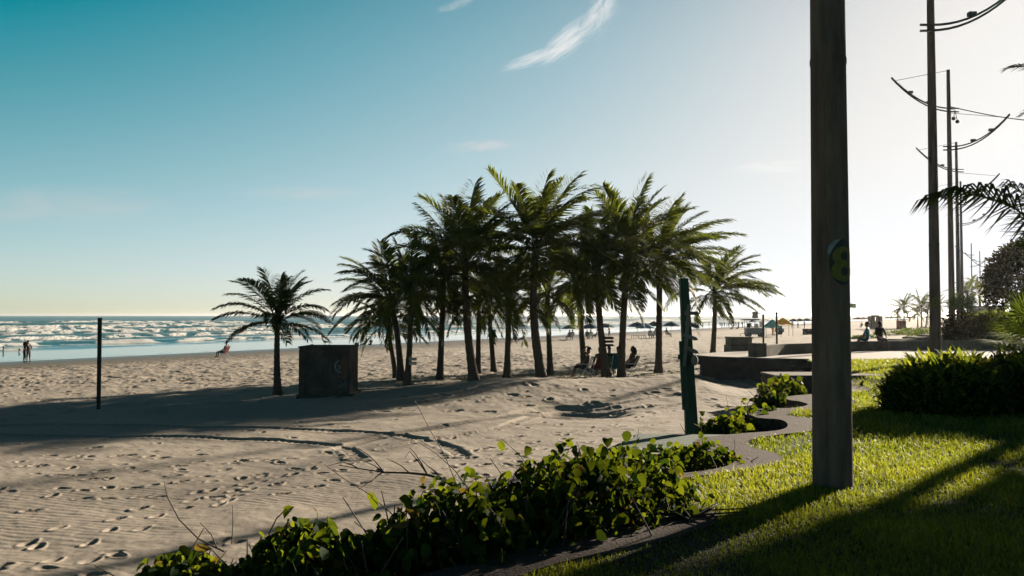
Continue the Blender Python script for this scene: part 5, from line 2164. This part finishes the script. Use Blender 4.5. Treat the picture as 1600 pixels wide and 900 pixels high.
awning('awning', 'pale aqua tarpaulin awning between the twin posts beside the food cart', 1194, 1218, 499, 512, 108, 'c_aqua', 0)
awning('awning', 'orange yellow awning at the right of the food cart', 1210, 1236, 496, 507, 116, 'c_yellow', 0)
q = on_beach(1208, 525.5)
person('vendor in bright yellow standing under the aqua awning', stand((.3, .4)), q, R(200), 'skin_dark', 'c_yellow', 'c_yellow', scale=.95)
person('vendor in dark clothes behind the food cart counter', stand((.6, .6)), on_beach(1171, 524), R(180), 'skin_dark', 'c_black', 'c_navy')
tr_ = thing('hand_trailer', 'dark two-wheeled trailer loaded with bundles beside the aqua awning', 'trailer', on_beach(1218, 523))
part('tray', 'grey', tr_, ((0, 0, .62), (1.1, .8, .5)))
part('bundle', 'c_black', tr_, ((-.1, 0, 1.05), (.8, .6, .36)))
for b_ in (-.46, .46):
    mb = MB()
    mb.tube([(0, b_ - .05, .3), (0, b_ + .05, .3)], .3, 14)
    mb.build('wheel', M['black'], tr_)
for i, (px, py, rad) in enumerate([(1240, 512.5, 1.15), (1250, 512, 1.2), (1261, 511.5, 1.5), (1176, 510.5, 1.3), (1207, 510, 1.0)]):
    umbrella(['dark far umbrella right of the orange awning, left one of three', 'dark far umbrella right of the orange awning, middle one of three', 'dark far umbrella close to the big numbered pole',
              'dark far umbrella showing above the food cart roof', 'dark far umbrella between the cart and the orange awning'][i], on_beach(px, py), 'c_black', 'far dark umbrellas by the water', rad, 2.2, 40 + i)
for i, (px, py, lab) in enumerate([(1238, 513, 'small far figure standing under the left dark far umbrella'), (1247, 513, 'small far figure standing between the dark far umbrellas'), (1257, 513, 'small far figure in pale clothes close to the big numbered pole')]):
    person(lab, stand((.2, .3)), on_beach(px, py), i * 1.0, 'skin_dark', 'c_white' if i == 2 else 'c_brown', 'c_navy')

# ------------------------------------------------------------------ far beach, right of the big pole
q = on_beach(1326, 511)
d = 150.0
fx = (1326.5 - 800) / F * d
fz = sz(fx, d)
fl_ = thing('flag_pole', 'thin pole with a green flag with a yellow diamond, right of the big pole', 'flag', (fx, d, fz))
ftop = at(1326.5, 473, d).z - fz
mb = MB()
mb.tube([(0, 0, -.2), (0, 0, ftop)], .04, 6)
mb.build('pole', M['grey'], fl_)
n, m_ = 12, 6
vs, fs = [], []
for j in range(m_ + 1):
    for i in range(n + 1):
        vs.append((.04 + 1.1 * i / n, .09 * math.sin(i * .9), ftop - .08 - .72 * j / m_ - .12 * (i / n)))
for j in range(m_):
    for i in range(n):
        k0 = j * (n + 1) + i
        fs.append((k0, k0 + 1, k0 + n + 2, k0 + n + 1))
mb = MB()
mb.add(vs, fs)
fo = mb.build('flag_cloth', M['c_green'], fl_)
mb = MB()
for yy in (-.012, .012):
    pts_ = []
    for (u_, v_) in ((.12, .5), (.5, .14), (.88, .5), (.5, .86)):
        pts_.append((.04 + 1.1 * u_, .09 * math.sin(u_ * n * .9) + yy, ftop - .08 - .72 * v_ - .12 * u_))
    mid_ = (.04 + .55, .09 * math.sin(.5 * n * .9) + yy, ftop - .08 - .36 - .06)
    mb.add(pts_ + [mid_], [(0, 1, 4), (1, 2, 4), (2, 3, 4), (3, 0, 4)])
mb.build('diamond', M['c_yellow'], fo)


def hut(name, label, px0, px1, top, base, d, mat, cat, window=True):
    a, b = at(px0, base, d), at(px1, base, d)
    cx_ = (a.x + b.x) / 2
    z0 = sz(cx_, d)
    w, h = b.x - a.x, at(px0, top, d).z - z0
    root_ = thing(name, label, cat, (cx_, d, z0))
    if window:
        part('wall', mat, root_, ((-w * .30, 0, h / 2 - .1), (w * .32, 1.6, h)), ((w * .33, 0, h / 2 - .1), (w * .28, 1.6, h)), ((0, 0, h * .28), (w * .40, 1.58, h * .56)), ((0, 0, h * .95), (w * .40, 1.58, h * .14)))
    else:
        part('wall', mat, root_, ((0, 0, h / 2 - .1), (w * .9, 1.4, h)))
        part('door', 'concrete_dark', root_, ((w * .15, -.705, h * .42), (w * .3, .04, h * .8)))
    part('roof', 'grey', root_, ((0, 0, h + .06), (w * 1.12, 2.0, .14)))
    part('counter', 'greywood', root_, ((0, -.86, h * .5), (w * .7, .25, .05)))
    return root_


hut('lifeguard_hut', 'brown beach hut with an open hatch behind the seated couple', 1358, 1377, 493, 511, 175, 'brick', 'hut')
hut('red_booth', 'small orange red booth beside the far palms', 1402.5, 1414, 500, 512, 168, 'orange', 'booth', False)
FG = 'small palms far down the beach'
for i, (px, by_, cy_, d, L_, lab) in enumerate([(1412.5, 511, 481, 172, 3.3, 'far palm standing behind the small orange red booth'), (1402.5, 509, 490, 190, 2.2, 'little far palm left of the booth palm'),
                                               (1434, 509, 490, 185, 2.6, 'short far palm left of the tall far palm'), (1440, 509, 479, 180, 3.6, 'tallest of the far palms, left of the second pole'),
                                               (1446.5, 508, 484, 184, 3.0, 'far palm leaning right beside the tallest far palm'), (1466, 508, 478, 190, 3.2, 'far palm half hidden by the second pole'),
                                               (1511, 495, 458, 140, 3.2, 'hazy far palm between the poles, left one of a pair'), (1530, 494, 457, 150, 3.4, 'hazy far palm between the poles, right one of a pair')]):
    palm('coconut_palm', lab, px, by_, d, px + (3 if i == 4 else 0), cy_, L_, 15, 200 + i, .16, .12, (.15, 0), FG, low=-.4, n=26, leaf=.25, lw=.11)
for i, (px, py) in enumerate([(1341, 509), (1349, 508), (1357, 507.5), (1387, 505), (1394, 504.5), (1401, 504), (1419, 504), (1426, 503.5), (1450, 503), (1457, 503)]):
    q = on_beach(px, py)
    umbrella('tiny hazy umbrella in the row along the far beach', q, 'c_brown', 'hazy umbrellas in the row along the far beach', 1.6, 2.3, 60 + i)
for i, (px, py, lab) in enumerate([(1346, 513, 'hazy seated figure left of the brown hut'), (1450, 510, 'hazy standing figure right of the tallest far palm')]):
    person(lab, stand((.2, .3)) if i else sit(.35, .1, .4), on_beach(px, py), i, 'skin_dark', 'c_brown', 'c_navy')
bd = thing('pale_building', 'pale low building far behind the hedge between the poles and the dark tree', 'building', ((1541 - 800) / F * 170, 170, 0))
part('wall', 'palebuild', bd, ((0, 0, 1.6), (4.6, 5, 3.4)))
part('roof', 'concrete', bd, ((0, 0, 3.4), (5.0, 5.4, .22)))
for a_ in (-1.4, 0, 1.4):
    part('window', 'concrete_dark', bd, ((a_, -2.51, 1.9), (.8, .05, .9)))
part('side_wing', 'brick', bd, ((.6, -3.2, .9), (3.0, 1.4, 1.9)))

# dead leaf litter under the palms
g = np.random.default_rng(300)
L = Leafage()
n = 1500
x = g.normal(1.5, 4.2, n)
y = g.normal(36.5, 2.4, n)
L_ = g.uniform(.05, .22, n)
p = np.stack([x, y, sand_base(x, y) + .06], 1)
dv_ = unit(n, g) * np.array([1, 1, .25])
leaf_block(L, p, dv_, np.tile(np.array([[0, 0, 1.0]]), (n, 1)) + unit(n, g) * .3, L_, L_ * .3, g.random(n), .15)
tag(L.build('leaf_litter', M['frond_dry']), 'dry leaf litter scattered on the sand under the palm grove', 'leaf litter', kind='stuff')
# vines creeping on the sand under the terrace edge and dry tufts on the dune
# ------------------------------------------------------------------ sea haze
if HAZE > 0:
    mb = MB()
    mb.box((0, 29000, -7), (130000, 62500, 60))
    k = NT('sea haze')
    out = k.n('ShaderNodeOutputMaterial')
    v = k.n('ShaderNodeVolumePrincipled')
    v.inputs['Color'].default_value = (.95, .95, .95, 1)
    v.inputs['Density'].default_value = HAZE
    v.inputs['Anisotropy'].default_value = .6
    k.l(v.outputs[0], out.inputs['Volume'])
    tag(mb.build('haze', k.m), kind='stuff')
